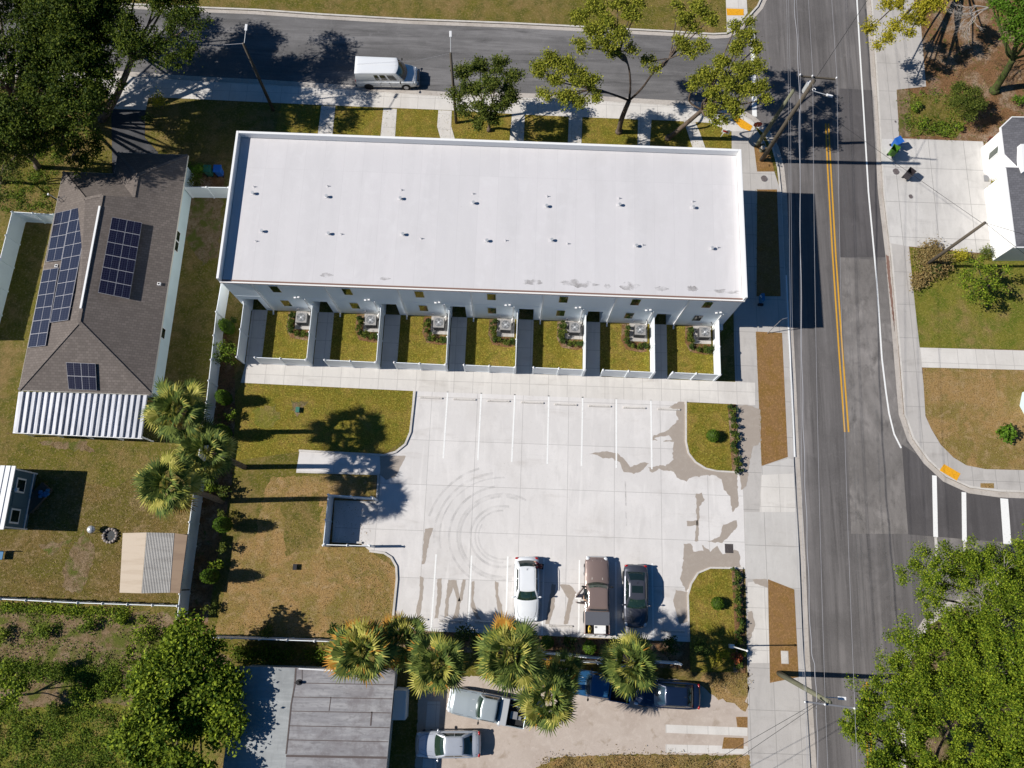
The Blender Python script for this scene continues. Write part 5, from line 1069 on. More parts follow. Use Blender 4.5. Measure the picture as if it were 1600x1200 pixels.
m = MB(); pts = [(.38*math.cos(R(22.5+45*k)), .38*math.sin(R(22.5+45*k))) for k in range(8)]; m.add([(x_, -.02, 2.3+y_) for x_, y_ in pts]+[(x_, .01, 2.3+y_) for x_, y_ in pts], [list(range(8)), list(range(8, 16))[::-1]]+[(k, (k+1) % 8, 8+(k+1) % 8, 8+k) for k in range(8)]); m.build('plate', M['red_lamp'], t)
t = empty('lamp_post', G(1141, 1009)[:2]+(.1,), 0, 'slender white post with bulky base in the lower island bed', 'post')
MB().cyl((0, 0), .045, .0, 4.0, 10).build('pole', M['trim'], t); MB().box(-.16, .16, -.14, .14, 0, .5).build('base', M['trim'], t, bevel=.03); MB().ball((0, 0, 4.0), .08).build('cap', M['trim'], t)
t = empty('sign_post', G(1266, 505)[:2]+(.02,), 0, 'x', 'x'); bpy.data.objects.remove(t)
t = empty('broken_sign', G(1199, 521)[:2]+(.02,), 0, 'thin leaning metal post with small white plate at the top of the brown verge', 'sign'); MB().tube([(0, 0, 0), (.5, .55, 2.2)], .03, 6).build('pole', M['grey_metal'], t); MB().beam((.45, .5, 2.2), (.85, .62, 2.3), .05, .22).build('plate', M['light_metal'], t)
for px, lab, mt in (((1552, 256), 'orange flowering plant in a pot beside the white house window', 'leafRed'), ((1549, 290), 'yellow and red flowering pot plant beside the driveway and white house', 'leafYel'), ((1545, 222), 'purple and pink flowers in a pot at the driveway corner by the house', 'leafRed')):
    x, y, _ = G(*px); t = empty('flower_pot', (x, y, .02), 0, lab, 'pot plant'); MB().tube([(0, 0, 0), (0, 0, .35)], [.16, .24], 12).build('pot', M['black'], t); quads('flowers', leafquads(rng.normal(size=(120, 3))*(.2, .2, .14)+(0, 0, .5), .1), M[mt], t)
t = empty('door_mat', G(1541, 279)[:2]+(.03,), 0, 'dark square mat on the driveway between two pot plants', 'mat'); MB().box(-.22, .22, -.3, .3, 0, .02).build('pad', M['grey_metal'], t)
# ================================================================ utility poles and cables
def pole(base, top, z, r0, r1, mat, label, cat='utility pole', name='utility_pole', zg=0):
    b = Vector(G(base[0], base[1], zg)); tp = Vector(G(top[0], top[1], z)); t = empty(name, tuple(b), 0, label, cat)
    MB().tube([(0, 0, 0), tuple((tp-b)*.5), tuple(tp-b)], [r0, (r0+r1)/2, r1], 14).build('pole', M[mat], t, smooth=True); return t, b, tp-b
def streetlamp(t, a, b, lab='lamp_arm'):
    o = MB().tube([tuple(a), tuple(b)], .03, 6).build(lab, M['light_metal'], t); d = (Vector(b)-Vector(a)).normalized(); e = Vector(b)+d*.5
    MB().beam(tuple(b), tuple(e), .2, .1).build('lamp_head', M['ins'], o, bevel=.02)
t, b, tp = pole((427, 172), (380, 68), 8.6, .15, .10, 'wood', 'wooden street light pole on the lawn left of the townhouses'); streetlamp(t, tp-Vector((0, 0, .2)), Vector(G(384, 48, 8.7))-b)
NW = b+tp
t, b, tp = pole((713, 192), (704, 83), 7.5, .14, .10, 'wood', 'wooden street light pole rising through the small round tree'); streetlamp(t, tp-Vector((0, 0, .15)), Vector(G(704, 58, 7.6))-b); MN = b+tp
t, b, tp = pole((1183, 227), (1240, 141), 7.4, .19, .13, 'woodG', 'shorter pale green wooden pole at the street corner'); P1 = b+tp
t, b, tp = pole((1190, 250), (1272, 126), 11.6, .20, .14, 'wood', 'tall dark wooden utility pole with crossarm and transformer at the corner'); P2 = b+tp
def arm(t, b, pts, z, mat='wood'):
    Q = [Vector(G(x, y, z))-b for x, y in pts]; o = MB().beam(tuple(Q[0]), tuple(Q[-1]), .1, .12).build('crossarm', M[mat], t)
    for q in Q: MB().cyl((q.x, q.y), .05, q.z+.06, q.z+.22, 8, r1=.03).ball((q.x, q.y, q.z+.2), .07).build('insulator', M['ins'], o, smooth=True)
    return [q+b+Vector((0, 0, .25)) for q in Q]
A2 = arm(t, b, [(1249, 119), (1268, 121), (1305.5, 124)], 11.2)
q = Vector(G(1262, 136, 10.2))-b; MB().cyl((q.x, q.y), .25, q.z-.5, q.z+.45, 16).build('transformer', M['light_metal'], t); MB().cyl((q.x-.08, q.y), .05, q.z+.45, q.z+.7, 8).cyl((q.x+.1, q.y), .05, q.z+.45, q.z+.7, 8).build('bushing', M['ins'], t)
streetlamp(t, Vector(G(1270, 142, 8.6))-b, Vector(G(1291, 148, 8.7))-b); MB().tube([tuple(Vector(G(1272, 140, 9.4))-b+Vector((.12*math.cos(a), .12*math.sin(a), .0))) for a in np.linspace(0, 5.5, 9)], .03, 5).build('cable_loop', M['ins'], t)
t, b, tp = pole((1217, 1052), (1297, 1098), 10.0, .20, .14, 'woodG', 'pale wooden utility pole leaning over the road near the big tree'); P3 = b+tp
A3 = arm(t, b, [(1256, 1096), (1287, 1100), (1333, 1106)], 10.0, 'grey_metal'); streetlamp(t, Vector(G(1290, 1089, 8.8))-b, Vector(G(1309, 1090.5, 8.9))-b)
t, b, tp = pole((1444, 416), (1539, 348), 8.3, .15, .11, 'wood', 'weathered brown pole leaning over the driveway of the grey-roofed house'); P4 = b+tp
def cable(pts, r, label, mat='cable', sag=.5, grp='overhead cables along the road'):
    out = []
    for a, b in zip(pts[:-1], pts[1:]):
        a = Vector(a); b = Vector(b); n = 14
        for k in range(n+(b is pts[-1])): f = k/n; p = a.lerp(b, f); p.z -= sag*4*f*(1-f)*((b-a).length/55)**2; out.append(tuple(p))
    out.append(tuple(pts[-1])); o = MB().tube(out, r, 5).build('overhead_cable', M[mat]); return tag(o, label, 'cable', grp)
def far(p, px, py, z): return Vector(G(px, py, z))
cable([far(0, 1236, -160, 11.4), A2[0], Vector(A3[0])+Vector((.0, 0, 0)), far(0, 1266, 1350, 10)], .0105, 'thin overhead cable over the west kerb running between the crossarm left ends', 'cablew', .6)
cable([far(0, 1255, -160, 11.4), A2[1], A3[1], far(0, 1300, 1350, 10)], .0105, 'thin overhead cable between the middle insulators of the two crossarms', 'cablew', .6)
cable([far(0, 1290, -160, 11.4), A2[2], A3[2], far(0, 1345, 1350, 10)], .0105, 'thin overhead cable farthest east over the road between the crossarms', 'cablew', .6)
wv = []
pp = [(1237, -100), (1241, 0), (1248, 117), (1250, 300), (1253, 560), (1257, 720), (1262, 860), (1267, 1000), (1274, 1055), (1277, 1150), (1281, 1300)]
for k, (x, y) in enumerate(smooth_path([(a_, b_) for a_, b_ in pp], 8)): q = Vector(G(x+.7*math.sin(k*1.15), y, 8.2-.5*math.sin(min(max((y-120)/940, 0), 1)*math.pi))); wv.append(tuple(q))
o = MB().tube(wv, .024, 6).build('overhead_cable', M['cablew']); tag(o, 'thick wavy white cable hanging along the west side of the road', 'cable', 'overhead cables along the road')
for dx, lab in ((0, 'dark thin communication cable above the west gutter'), (3, 'second dark thin communication cable just east of the first one')):
    wv = [tuple(G(x+dx, y, 6.6)) for x, y in smooth_path([(1227, -100), (1229, 0), (1232, 140), (1233, 300), (1236, 560), (1243, 800), (1251, 1000), (1258, 1100), (1268, 1300)], 4)]
    o = MB().tube(wv, .009, 5).build('overhead_cable', M['cablew']); tag(o, lab, 'cable', 'overhead cables along the road')
cable([NW, far(0, 320, 72, 8.3), far(0, 100, 92, 8.0)], .02, 'pale cable from the left street light pole into the oak crowns', 'cablew', .1)
cable([MN, far(0, 650, 95, 7), far(0, 560, 100, 6.6)], .008, 'hair-thin cable left of the middle street light pole', 'cablew', .1)
cable([P2-Vector((0, 0, 2)), P4-Vector((0, 0, .2))], .014, 'thin service cable crossing the road to the brown leaning pole', 'cable', .8)
cable([P4, far(0, 1640, 378, 3.6)], .016, 'service cable from the brown leaning pole to the grey roof', 'cable', .1); cable([P4, far(0, 1620, 412, 3.0)], .016, 'lower service cable from the brown leaning pole past the house corner', 'cable', .1)
cable([P3-Vector((0, 0, 1.0)), far(0, 1000, 1290, 6)], .014, 'service cable from the pale leaning pole towards the bottom left', 'cable', .3); cable([P3-Vector((0, 0, 1.3)), far(0, 940, 1290, 6)], .014, 'second service cable from the pale leaning pole towards the bottom left', 'cable', .3)
cable([far(0, 1395, -60, 10.5), P2-Vector((0, 0, .5))], .02, 'cable coming from the top right to the tall corner pole', 'cable', .3)
# ================================================================ vegetation
def tree(label, base, blobs, leaf='leafOak', size=.17, dens=1.0, r0=.28, fork=None, name='oak_tree', bark='bark', cat='tree', group=None, seed=1, flat=.62, zb=0, clump=.55, paths=None, per=75):
    """blobs: (px, py, height, radius m); each blob is filled with small leaf clumps carried on limbs"""
    rg = np.random.default_rng(seed); b = Vector(G(base[0], base[1], zb)); t = empty(name, tuple(b), 0, label, cat, group)
    B = [(Vector(G(x, y, h))-b, r) for x, y, h, r in blobs]
    fk = (Vector(G(*fork))-b) if fork else Vector((sum(q.x for q, _ in B)/len(B)*.25, sum(q.y for q, _ in B)/len(B)*.25, min(q.z for q, _ in B)*.42))
    m = MB(); j = lambda s_: Vector(rg.normal(size=3)*s_)
    m.tube(smooth_path([(0, 0, -.05), tuple(fk*.5+j(.12)), tuple(fk)], 4), list(np.linspace(r0, r0*.75, 9)), 10)
    rt = MB().tube([(0, 0, -.05), (0, 0, .35)], [r0*1.5, r0*1.02], 10); m.v, m.f, m.m = m.v, m.f, m.m
    b0 = len(m.v); m.v += rt.v; m.f += [[b0+i for i in f] for f in rt.f]; m.m += rt.m
    C = []; 
    for k, (q, r) in enumerate(B):
        st = fk; mid = st.lerp(q, .5)+j(.25)+Vector((0, 0, -.2)); ra = max(.05, r0*.42)
        if paths and k in paths: mids = [Vector(G(*p_))-b for p_ in paths[k]]
        else: mids = [mid]
        P = [tuple(st)]+[tuple(x) for x in mids]+[tuple(q-Vector((0, 0, r*.25)))]; P = smooth_path(P, 4)
        m.tube(P, list(np.linspace(ra, .04, len(P))), 7, cap=False)
        n = max(3, int(dens*5.2*r*r/(clump*clump)*.5))
        for i in range(n):
            u = rg.normal(size=3); u /= np.linalg.norm(u); u[2] = abs(u[2])*.8-.15 if rg.random() < .8 else u[2]
            c = q+Vector((u[0]*r, u[1]*r, u[2]*r*flat))*float(rg.uniform(.45, 1.0)); C.append(np.array(c))
            if i % 2 == 0:
                a = q-Vector((0, 0, r*.25)); mm = a.lerp(c, .5)+j(.08); m.tube([tuple(a), tuple(mm), tuple(c)], [.035, .022, .008], 4, cap=False)
    C = np.array(C); cl = clump*rg.uniform(.6, 1.25, len(C)); k = per
    L = np.repeat(C, k, 0)+rg.normal(size=(len(C)*k, 3))*np.repeat(cl, k)[:, None]*np.array([.5, .5, .32])
    V = leafquads(L, size, .55, .6, rg); quads('crown', V, M[leaf], t); m.build('trunk', M[bark], t, smooth=True)
    return t, B, b
rr = random.Random(5)
def scatter(poly, n, h, r, hj=.6, rj=.3, seed=3):
    rg = random.Random(seed); xs = [p[0] for p in poly]; ys = [p[1] for p in poly]; out = []; tries = 0
    def inside(x, y):
        c = False; j = len(poly)-1
        for i in range(len(poly)):
            if (poly[i][1] > y) != (poly[j][1] > y) and x < (poly[j][0]-poly[i][0])*(y-poly[i][1])/(poly[j][1]-poly[i][1])+poly[i][0]: c = not c
            j = i
        return c
    while len(out) < n and tries < 4000:
        tries += 1; x = rg.uniform(min(xs), max(xs)); y = rg.uniform(min(ys), max(ys))
        if inside(x, y) and all((x-o[0])**2+(y-o[1])**2 > (r*20*.75)**2 for o in out): out.append((x, y, h+rg.uniform(-hj, hj), r*rg.uniform(1-rj, 1+rj)))
    return out
# oaks in the top left corner
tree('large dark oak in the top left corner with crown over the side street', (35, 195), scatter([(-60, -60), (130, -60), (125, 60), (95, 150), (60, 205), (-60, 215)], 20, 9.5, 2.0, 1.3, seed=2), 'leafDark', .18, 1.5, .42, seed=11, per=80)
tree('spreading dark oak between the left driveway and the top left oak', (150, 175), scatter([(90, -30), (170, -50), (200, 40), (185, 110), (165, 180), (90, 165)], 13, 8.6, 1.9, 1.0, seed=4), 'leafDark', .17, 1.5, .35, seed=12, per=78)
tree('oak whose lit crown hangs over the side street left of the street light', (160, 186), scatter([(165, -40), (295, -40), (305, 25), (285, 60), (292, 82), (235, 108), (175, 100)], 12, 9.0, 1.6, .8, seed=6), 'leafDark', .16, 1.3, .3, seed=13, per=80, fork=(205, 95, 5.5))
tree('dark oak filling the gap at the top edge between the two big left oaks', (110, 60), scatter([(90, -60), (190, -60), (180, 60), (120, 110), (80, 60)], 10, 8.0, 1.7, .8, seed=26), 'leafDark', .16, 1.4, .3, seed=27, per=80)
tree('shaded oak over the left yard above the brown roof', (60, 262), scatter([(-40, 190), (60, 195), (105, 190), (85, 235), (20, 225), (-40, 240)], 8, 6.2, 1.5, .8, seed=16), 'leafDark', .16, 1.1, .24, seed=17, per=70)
tree('small dark tree beside the left driveway below the big oaks', (148, 172), [(145, 150, 4.2, 1.2), (152, 165, 3.8, 1.0), (135, 160, 4.0, 1.1)], 'leafShrub', .15, 1, .14, name='small_tree', seed=14)
tree('dark leafy tree at the west side of the driveway near the brown roof', (120, 250), [(110, 228, 4.6, 1.3), (135, 235, 4.4, 1.3), (125, 258, 4.0, 1.1), (150, 222, 4.2, 1.0)], 'leafDark', .16, 1, .16, name='small_tree', seed=15)
tree('olive green tree at the left edge above the white fence', (5, 285), [(15, 262, 4.2, 1.3), (-5, 240, 4.6, 1.3), (30, 230, 4.4, 1.1), (-12, 300, 4.0, 1.2)], 'leafMid', .16, .9, .16, name='small_tree', seed=16)
# trees along the north sidewalk
tree('round dark green tree on the north lawn beside the middle street light pole', (764, 204), [(725, 112, 5.0, .8), (750, 104, 5.4, .85), (778, 102, 5.4, .85), (800, 120, 5.2, .8), (712, 148, 4.6, .65), (735, 140, 5.2, .9), (765, 135, 5.8, 1.0), (795, 145, 5.2, .85), (725, 172, 4.2, .6), (752, 170, 4.8, .85), (782, 165, 4.8, .8), (745, 192, 3.8, .6), (770, 186, 4.2, .6), (805, 152, 4.6, .5)], 'leafMid', .15, 1.9, .15, seed=21, clump=.42, per=85)
ob = [(840, 108, 7.6, .8), (862, 92, 8.0, .8), (885, 104, 8.0, .85), (905, 122, 7.8, .85), (925, 130, 7.4, .7), (870, 125, 7.4, .7), (885, 150, 7.0, .75), (852, 148, 7.0, .55), (905, 160, 6.8, .6), (928, 148, 7.0, .5),
      (905, 28, 8.6, .7), (930, 12, 9.0, .85), (950, 35, 9.0, .9), (925, 50, 8.6, .8), (905, 72, 8.2, .6), (945, 68, 8.6, .8), (970, 55, 8.8, .8), (985, 22, 9.2, .8), (1000, 5, 9.2, .6), (965, 5, 9.2, .7), (985, 78, 8.0, .45), (960, 85, 7.8, .5),
      (1012, 96, 7.0, .5), (1022, 108, 6.8, .4), (1062, 66, 7.8, .6), (1078, 80, 7.6, .6), (1095, 72, 7.6, .55), (1070, 28, 8.4, .7), (1092, 14, 8.6, .8), (1108, 30, 8.4, .7), (1085, 42, 8.0, .5), (1060, 8, 8.4, .5)]
pt = {}
for k in range(10): pt[k] = [(950, 145, 5.6), (925, 140, 6.2)]
for k in range(10, 22): pt[k] = [(985, 130, 5.8), (981, 100, 6.6), (968, 82, 7.4)]
for k in range(22, 32): pt[k] = [(1003, 138, 5.6), (1022, 112, 6.2), (1045, 92, 6.9)]
tree('oak with three bare limbs spreading over the side street', (967, 206), ob, 'leafOak', .15, 1.7, .24, fork=(983, 157, 4.2), seed=22, clump=.40, paths=pt, per=95)
ob = [(1085, 130, 6.6, .6), (1105, 118, 7.0, .75), (1128, 100, 7.4, .8), (1112, 145, 6.8, .7), (1135, 130, 7.4, .8), (1160, 110, 7.6, .8), (1150, 75, 8.0, .7), (1165, 55, 8.2, .7), (1150, 40, 8.2, .55), (1180, 75, 7.8, .6), (1180, 105, 7.6, .7), (1190, 135, 7.2, .6), (1165, 140, 7.2, .8), (1140, 160, 6.6, .75), (1112, 172, 6.0, .6), (1125, 190, 5.6, .5), (1150, 178, 6.2, .5), (1170, 35, 8.0, .4), (1195, 155, 6.8, .4)]
tree('leaning oak at the street corner with crown over the intersection', (1044, 216), ob, 'leafOak', .15, 1.7, .22, fork=(1097, 172, 4.4), seed=23, clump=.40, per=95)
# top right
tree('yellow-green tree at the top edge right of the main road', (1500, -70), [(1362, 42, 5.0, .6), (1385, 60, 5.0, .6), (1372, 72, 4.8, .4), (1400, 40, 5.2, .6), (1420, 30, 5.4, .6), (1385, 8, 5.4, .6), (1405, 5, 5.6, .6), (1440, 15, 5.6, .8), (1460, 5, 5.8, .8), (1440, 35, 5.2, .5), (1420, 52, 5.0, .4), (1480, -20, 6, 1.0)], 'leafYel', .16, 1.8, .22, seed=31, clump=.42, name='broadleaf_tree')
t_, B_, b_ = tree('vivid green tree with mossy leaning trunk in the top right corner', (1553, 142), [(1560, 8, 7.0, .9), (1580, 30, 7.4, 1.0), (1600, 10, 7.6, 1.2), (1600, 50, 7.2, 1.0), (1575, 52, 6.6, .6), (1625, 30, 7.5, 1.2), (1548, -8, 6.8, .8), (1595, 66, 6.2, .5), (1630, 75, 7, 1.0)], 'leafBr', .18, 1.5, .34, fork=(1583, 92, 3.6), seed=32, clump=.5, bark='moss', name='broadleaf_tree')
def deadbranch(base, pts, label, z0, z1, seed):
    rg = random.Random(seed); b = Vector(G(base[0], base[1], z0)); t = empty('dead_branch', tuple(b), 0, label, 'branch'); m = MB()
    def rec(a, d, L, r, dep):
        e_ = a+d*L; mid = a.lerp(e_, .5)+Vector((rg.uniform(-.1, .1), rg.uniform(-.1, .1), rg.uniform(-.05, .1)))*L; m.tube([tuple(a), tuple(mid), tuple(e_)], [r, r*.8, r*.55], 5, cap=False)
        if dep:
            for k in range(3 if dep > 1 else 2): dd = (d+Vector((rg.uniform(-.8, .8), rg.uniform(-.8, .8), rg.uniform(-.2, .3)))).normalized(); rec(a.lerp(e_, rg.uniform(.5, 1)), dd, L*rg.uniform(.55, .8), r*.55, dep-1)
    for p in pts: q = Vector(G(p[0], p[1], z1))-b; rec(Vector((0, 0, 0)), q.normalized(), q.length*.55, .06, 4)
    m.build('twigs', M['barkD'], t); return t
deadbranch((1545, 12), [(1490, 30), (1500, 5), (1500, 42)], 'bare pale branch reaching left from the vivid green tree', 6.8, 7.0, 3)
tree('round dense bush on the mulch bed above the right driveway', (1512, 158), [(1500, 140, 2.2, .8), (1520, 145, 2.2, .8), (1508, 160, 2.2, .9), (1528, 165, 2.0, .8), (1495, 158, 2.0, .6), (1515, 178, 1.6, .7)], 'leafMid', .12, 2, .08, name='bush', cat='bush', seed=33, clump=.4, per=70)
tree('bright green young tree on the lawn below the grey-roofed house', (1530, 442), [(1530, 415, 2.6, .7), (1550, 428, 2.6, .7), (1515, 435, 2.6, .7), (1538, 448, 2.6, .8), (1560, 450, 2.3, .6), (1520, 460, 2.2, .6), (1545, 465, 2.0, .6), (1508, 448, 2.2, .5), (1570, 425, 2.2, .5)], 'leafBL', .17, .8, .09, name='small_tree', seed=34, clump=.4, per=46)
shrub('grass_clump', (*G(1452, 408)[:2], 0), 1.7, 1.0, 'wide tan ornamental grass clump at the foot of the leaning brown pole', 'grass clump', leaf='leafTan', n=3800, size=.15)
shrub('grass_clump', (*G(1433, 440)[:2], 0), 1.0, .6, 'small tan grass clump beside the right sidewalk', 'grass clump', leaf='leafTan', n=900, size=.18)
shrub('bush', (*G(1456, 423)[:2], 0), .6, 1.1, 'dark green shrub with a red ball beside the leaning brown pole', 'shrub', leaf='leafShrub', n=450, size=.13)
shrub('bush', (*G(1497, 404)[:2], 0), .75, 1.0, 'yellow-green spiky shrub between the tan grass and the young tree', 'shrub', leaf='leafYel', n=550, size=.14)
shrub('bush', (*G(1540, 398)[:2], 0), .8, .8, 'low mixed green shrub along the driveway end near the house', 'shrub', leaf='leafMid', n=450, size=.13)
shrub('bush', (*G(1566, 679)[:2], 0), .75, 1.3, 'small spiky bright green plant on the dry corner lawn', 'plant', leaf='leafBr', n=420, size=.26)
for k, (x, y, r) in enumerate([(1445, 200, .8), (1470, 205, .8), (1490, 200, .6), (1430, 170, .5)]): shrub('bush', (*G(x, y)[:2], 0), r, .6, ['pale green weedy clump near the left end of the right weed bed', 'pale green weedy clump in the middle above the right driveway edge', 'pale weedy clump below the dense bush', 'small weed clump beside the narrow dirt path'][k], 'weed clump', leaf='weed', n=300, size=.16)
shrub('bush', (*G(1590, 160)[:2], 0), .6, .8, 'small bright shrub above the grey-roofed house at the right edge', 'shrub', leaf='leafBr', n=300, size=.15)
# big trees in the bottom right corner
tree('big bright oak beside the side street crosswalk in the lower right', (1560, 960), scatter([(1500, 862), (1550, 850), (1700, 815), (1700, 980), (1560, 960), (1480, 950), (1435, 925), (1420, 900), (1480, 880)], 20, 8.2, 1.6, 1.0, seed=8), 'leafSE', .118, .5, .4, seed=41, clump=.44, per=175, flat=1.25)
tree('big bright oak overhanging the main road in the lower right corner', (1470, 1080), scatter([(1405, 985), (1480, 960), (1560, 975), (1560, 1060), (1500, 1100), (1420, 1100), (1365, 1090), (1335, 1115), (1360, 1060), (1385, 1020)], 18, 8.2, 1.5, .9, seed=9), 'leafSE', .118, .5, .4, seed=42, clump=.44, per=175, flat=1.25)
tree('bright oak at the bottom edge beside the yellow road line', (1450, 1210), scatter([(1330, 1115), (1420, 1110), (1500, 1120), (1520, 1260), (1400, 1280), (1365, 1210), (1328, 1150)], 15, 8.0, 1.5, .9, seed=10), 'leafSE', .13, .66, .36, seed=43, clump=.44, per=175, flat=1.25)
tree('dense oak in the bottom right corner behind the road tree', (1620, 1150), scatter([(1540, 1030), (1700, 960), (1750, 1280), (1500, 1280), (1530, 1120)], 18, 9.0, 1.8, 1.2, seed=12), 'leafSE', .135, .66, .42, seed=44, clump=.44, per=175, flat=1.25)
deadbranch((1562, 1003), [(1520, 940), (1500, 960), (1545, 900), (1535, 920)], 'pale dead limb showing among the green crowns in the lower right', 8.0, 8.6, 5)
deadbranch((1598, 1060), [(1550, 1035), (1540, 1010)], 'second pale dead limb near the right edge among green crowns', 8.4, 8.8, 6)
# bottom left
tree('glossy broad-leaved tree beside the flat grey roof in the lower left', (325, 1075), scatter([(235, 995), (300, 985), (350, 1000), (365, 1050), (358, 1110), (340, 1180), (345, 1230), (230, 1230), (205, 1150), (190, 1100), (225, 1040)], 34, 4.6, 1.15, 1.0, seed=14), 'leafBL', .25, 1.5, .26, seed=51, clump=.5, per=48, name='broadleaf_tree')
tree('small leafy tree at the left edge of the weedy lot', (15, 1090), [(5, 1060, 3.0, 1.0), (25, 1080, 3.0, 1.0), (0, 1105, 2.8, 1.0), (30, 1055, 2.6, .7)], 'leafBL', .2, .8, .1, seed=52, clump=.42, name='small_tree', per=50)
# ---------------------------------------------------------------- palms
def palm(label, c, h, base, R0=2.1, orange=0., seed=1, nf=34):
    rg = np.random.default_rng(seed); cr = Vector(G(c[0], c[1], h)); b = Vector((cr.x, cr.y, 0)) if base is None else Vector(G(base[0], base[1], 0))
    t = empty('palm_tree', tuple(b), 0, label, 'palm tree'); o = cr-b; Q = []; MI = []
    m = MB(); m.tube(smooth_path([(0, 0, -.05), tuple(o*.5+Vector((.1, .05, 0))), tuple(o-Vector((0, 0, .15)))], 5), list(np.linspace(.22, .16, 11)), 12); m.build('trunk', M['barkP'], t, smooth=True)
    st = MB()
    for f in range(nf):
        age = f/nf; el = R(78-118*age**1.1+rg.uniform(-9, 9)); az = f*2.39996+rg.uniform(-.15, .15)
        d = Vector((math.cos(az)*math.cos(el), math.sin(az)*math.cos(el), math.sin(el))); L1 = R0*(.34+.22*min(1, age*2.2))*rg.uniform(.7, 1.2)
        p0 = o+d*.08; p1 = p0+d*L1+Vector((0, 0, -.10*L1)); st.tube([tuple(p0), tuple(p0.lerp(p1, .5)+Vector((0, 0, .05))), tuple(p1)], [.022, .018, .013], 4, cap=False)
        d2 = (d+Vector((0, 0, -.28))).normalized(); sd = d2.cross(Vector((0, 0, 1)))
        sd = sd.normalized() if sd.length > .05 else Vector((1, 0, 0)); up = sd.cross(d2); nl = 17; twist = rg.uniform(-.6, .6)
        sd = (sd*math.cos(twist)+up*math.sin(twist)).normalized()
        mi = 0
        if rg.random() < .12+.3*age: mi = 1
        if orange and (age > .62 and rg.random() < orange): mi = 2
        if age > .9 and rg.random() < .3: mi = 2
        for k in range(nl):
            a = (k/(nl-1)-.5)*R(165); L2 = R0*.50*(1-.30*(abs(a)/R(108))**2)*rg.uniform(.85, 1.1)
            ld = (d2*math.cos(a)+sd*math.sin(a)).normalized(); ld = (ld+up*.16*math.cos(a*2)).normalized(); wv_ = ld.cross(up).normalized()*.047*R0/2
            q0 = p1-d2*.05; q1 = q0+ld*L2*.6; q2 = q1+(ld+Vector((rg.uniform(-.12, .12), rg.uniform(-.12, .12), -.45))).normalized()*L2*.45
            Q += [q0-wv_*.5, q0+wv_*.5, q1+wv_, q1-wv_, q1-wv_, q1+wv_, q2+wv_*.12, q2-wv_*.12]; tip = mi
            MI += [mi, 2 if (orange and rg.random() < orange*.45*age) else (1 if mi == 0 and rg.random() < .14 else mi)]
    quads('fronds', np.array([tuple(v) for v in Q]), [M['palm'], M['palmY'], M['palmO']], t, MI); st.build('frond_stalks', M['palmY'], t)
    m = MB()
    for k in range(26): a = k*2.4; z = -.15-.9*k/26; m.tube([(o.x, o.y, o.z+z), (o.x+.3*math.cos(a), o.y+.3*math.sin(a), o.z+z+.25)], [.03, .015], 4)
    m.build('old_leaf_boots', M['barkP'], t); return t
palm('tall palm touching the corner of the ribbed patio roof', (277, 640), 8.5, (347, 677), 2.25, 0, 61)
palm('tall palm leaning over the fence between the two other left palms', (322, 706), 7.8, (382, 730), 2.1, 0, 62)
palm('tallest left palm standing over the dry back lawn', (262, 757), 9.9, (347, 783), 2.1, 0, 63)
palm('palm with many orange frond tips at the corner of the flat grey roof', (567, 1017), 6.6, (588, 1004), 2.35, .8, 64, 40)
palm('palm just right of the orange-tipped palm half behind it', (628, 1000), 5.2, (640, 996), 1.95, .25, 65)
palm('palm over the hood of the pale grey pickup', (684, 1037), 6.6, (696, 1020), 2.2, .12, 66)
palm('largest central palm above the bed of the pale grey pickup', (797, 1024), 9.6, (794, 1005), 2.35, .08, 67, 40)
palm('palm standing on the old concrete right of the pale grey pickup', (857, 1092), 6.0, (850, 1072), 2.2, .15, 68)
palm('dark shaded palm between the central palm and the blue pickup', (880, 1052), 4.8, (876, 1046), 1.6, .2, 69, 26)
palm('rightmost palm between the blue pickup and the navy saloon', (985, 1036), 6.2, (964, 1023), 2.15, .05, 70)
# ---------------------------------------------------------------- shrubs beside the fences
for k, (x, y, r, h, lab) in enumerate([(351, 507, .52, 2.6, 'glossy clipped oval shrub against the white fence left of the first yard'), (346, 619, .55, 2.6, 'clipped round shrub by the fence above the patio palm'), (344, 673, .55, 2.9, 'clipped round shrub between the patio palm and the leaning palm'), (344, 819, .58, 3.0, 'clipped round shrub by the fence level with the fire ring'), (324, 900, .55, 2.9, 'lowest clipped round shrub by the fence beside the shed'), (1115, 680, .52, 1.1, 'clipped ball shrub on the upper island lawn'), (1122, 943, .48, 1.0, 'clipped ball shrub on the lower island lawn'), (855, 1004, .5, 1.2, 'clipped ball shrub in the shade below the fourth lower bay'), (922, 1012, .5, 1.3, 'bright clipped shrub left of the rightmost palm')]):
    q = G(x, y, h*.7); shrub('clipped_shrub', (q[0], q[1], .02), r, h, lab, 'shrub', None, 'leafBall', 1300 if h > 1.5 else 700, .09, True)
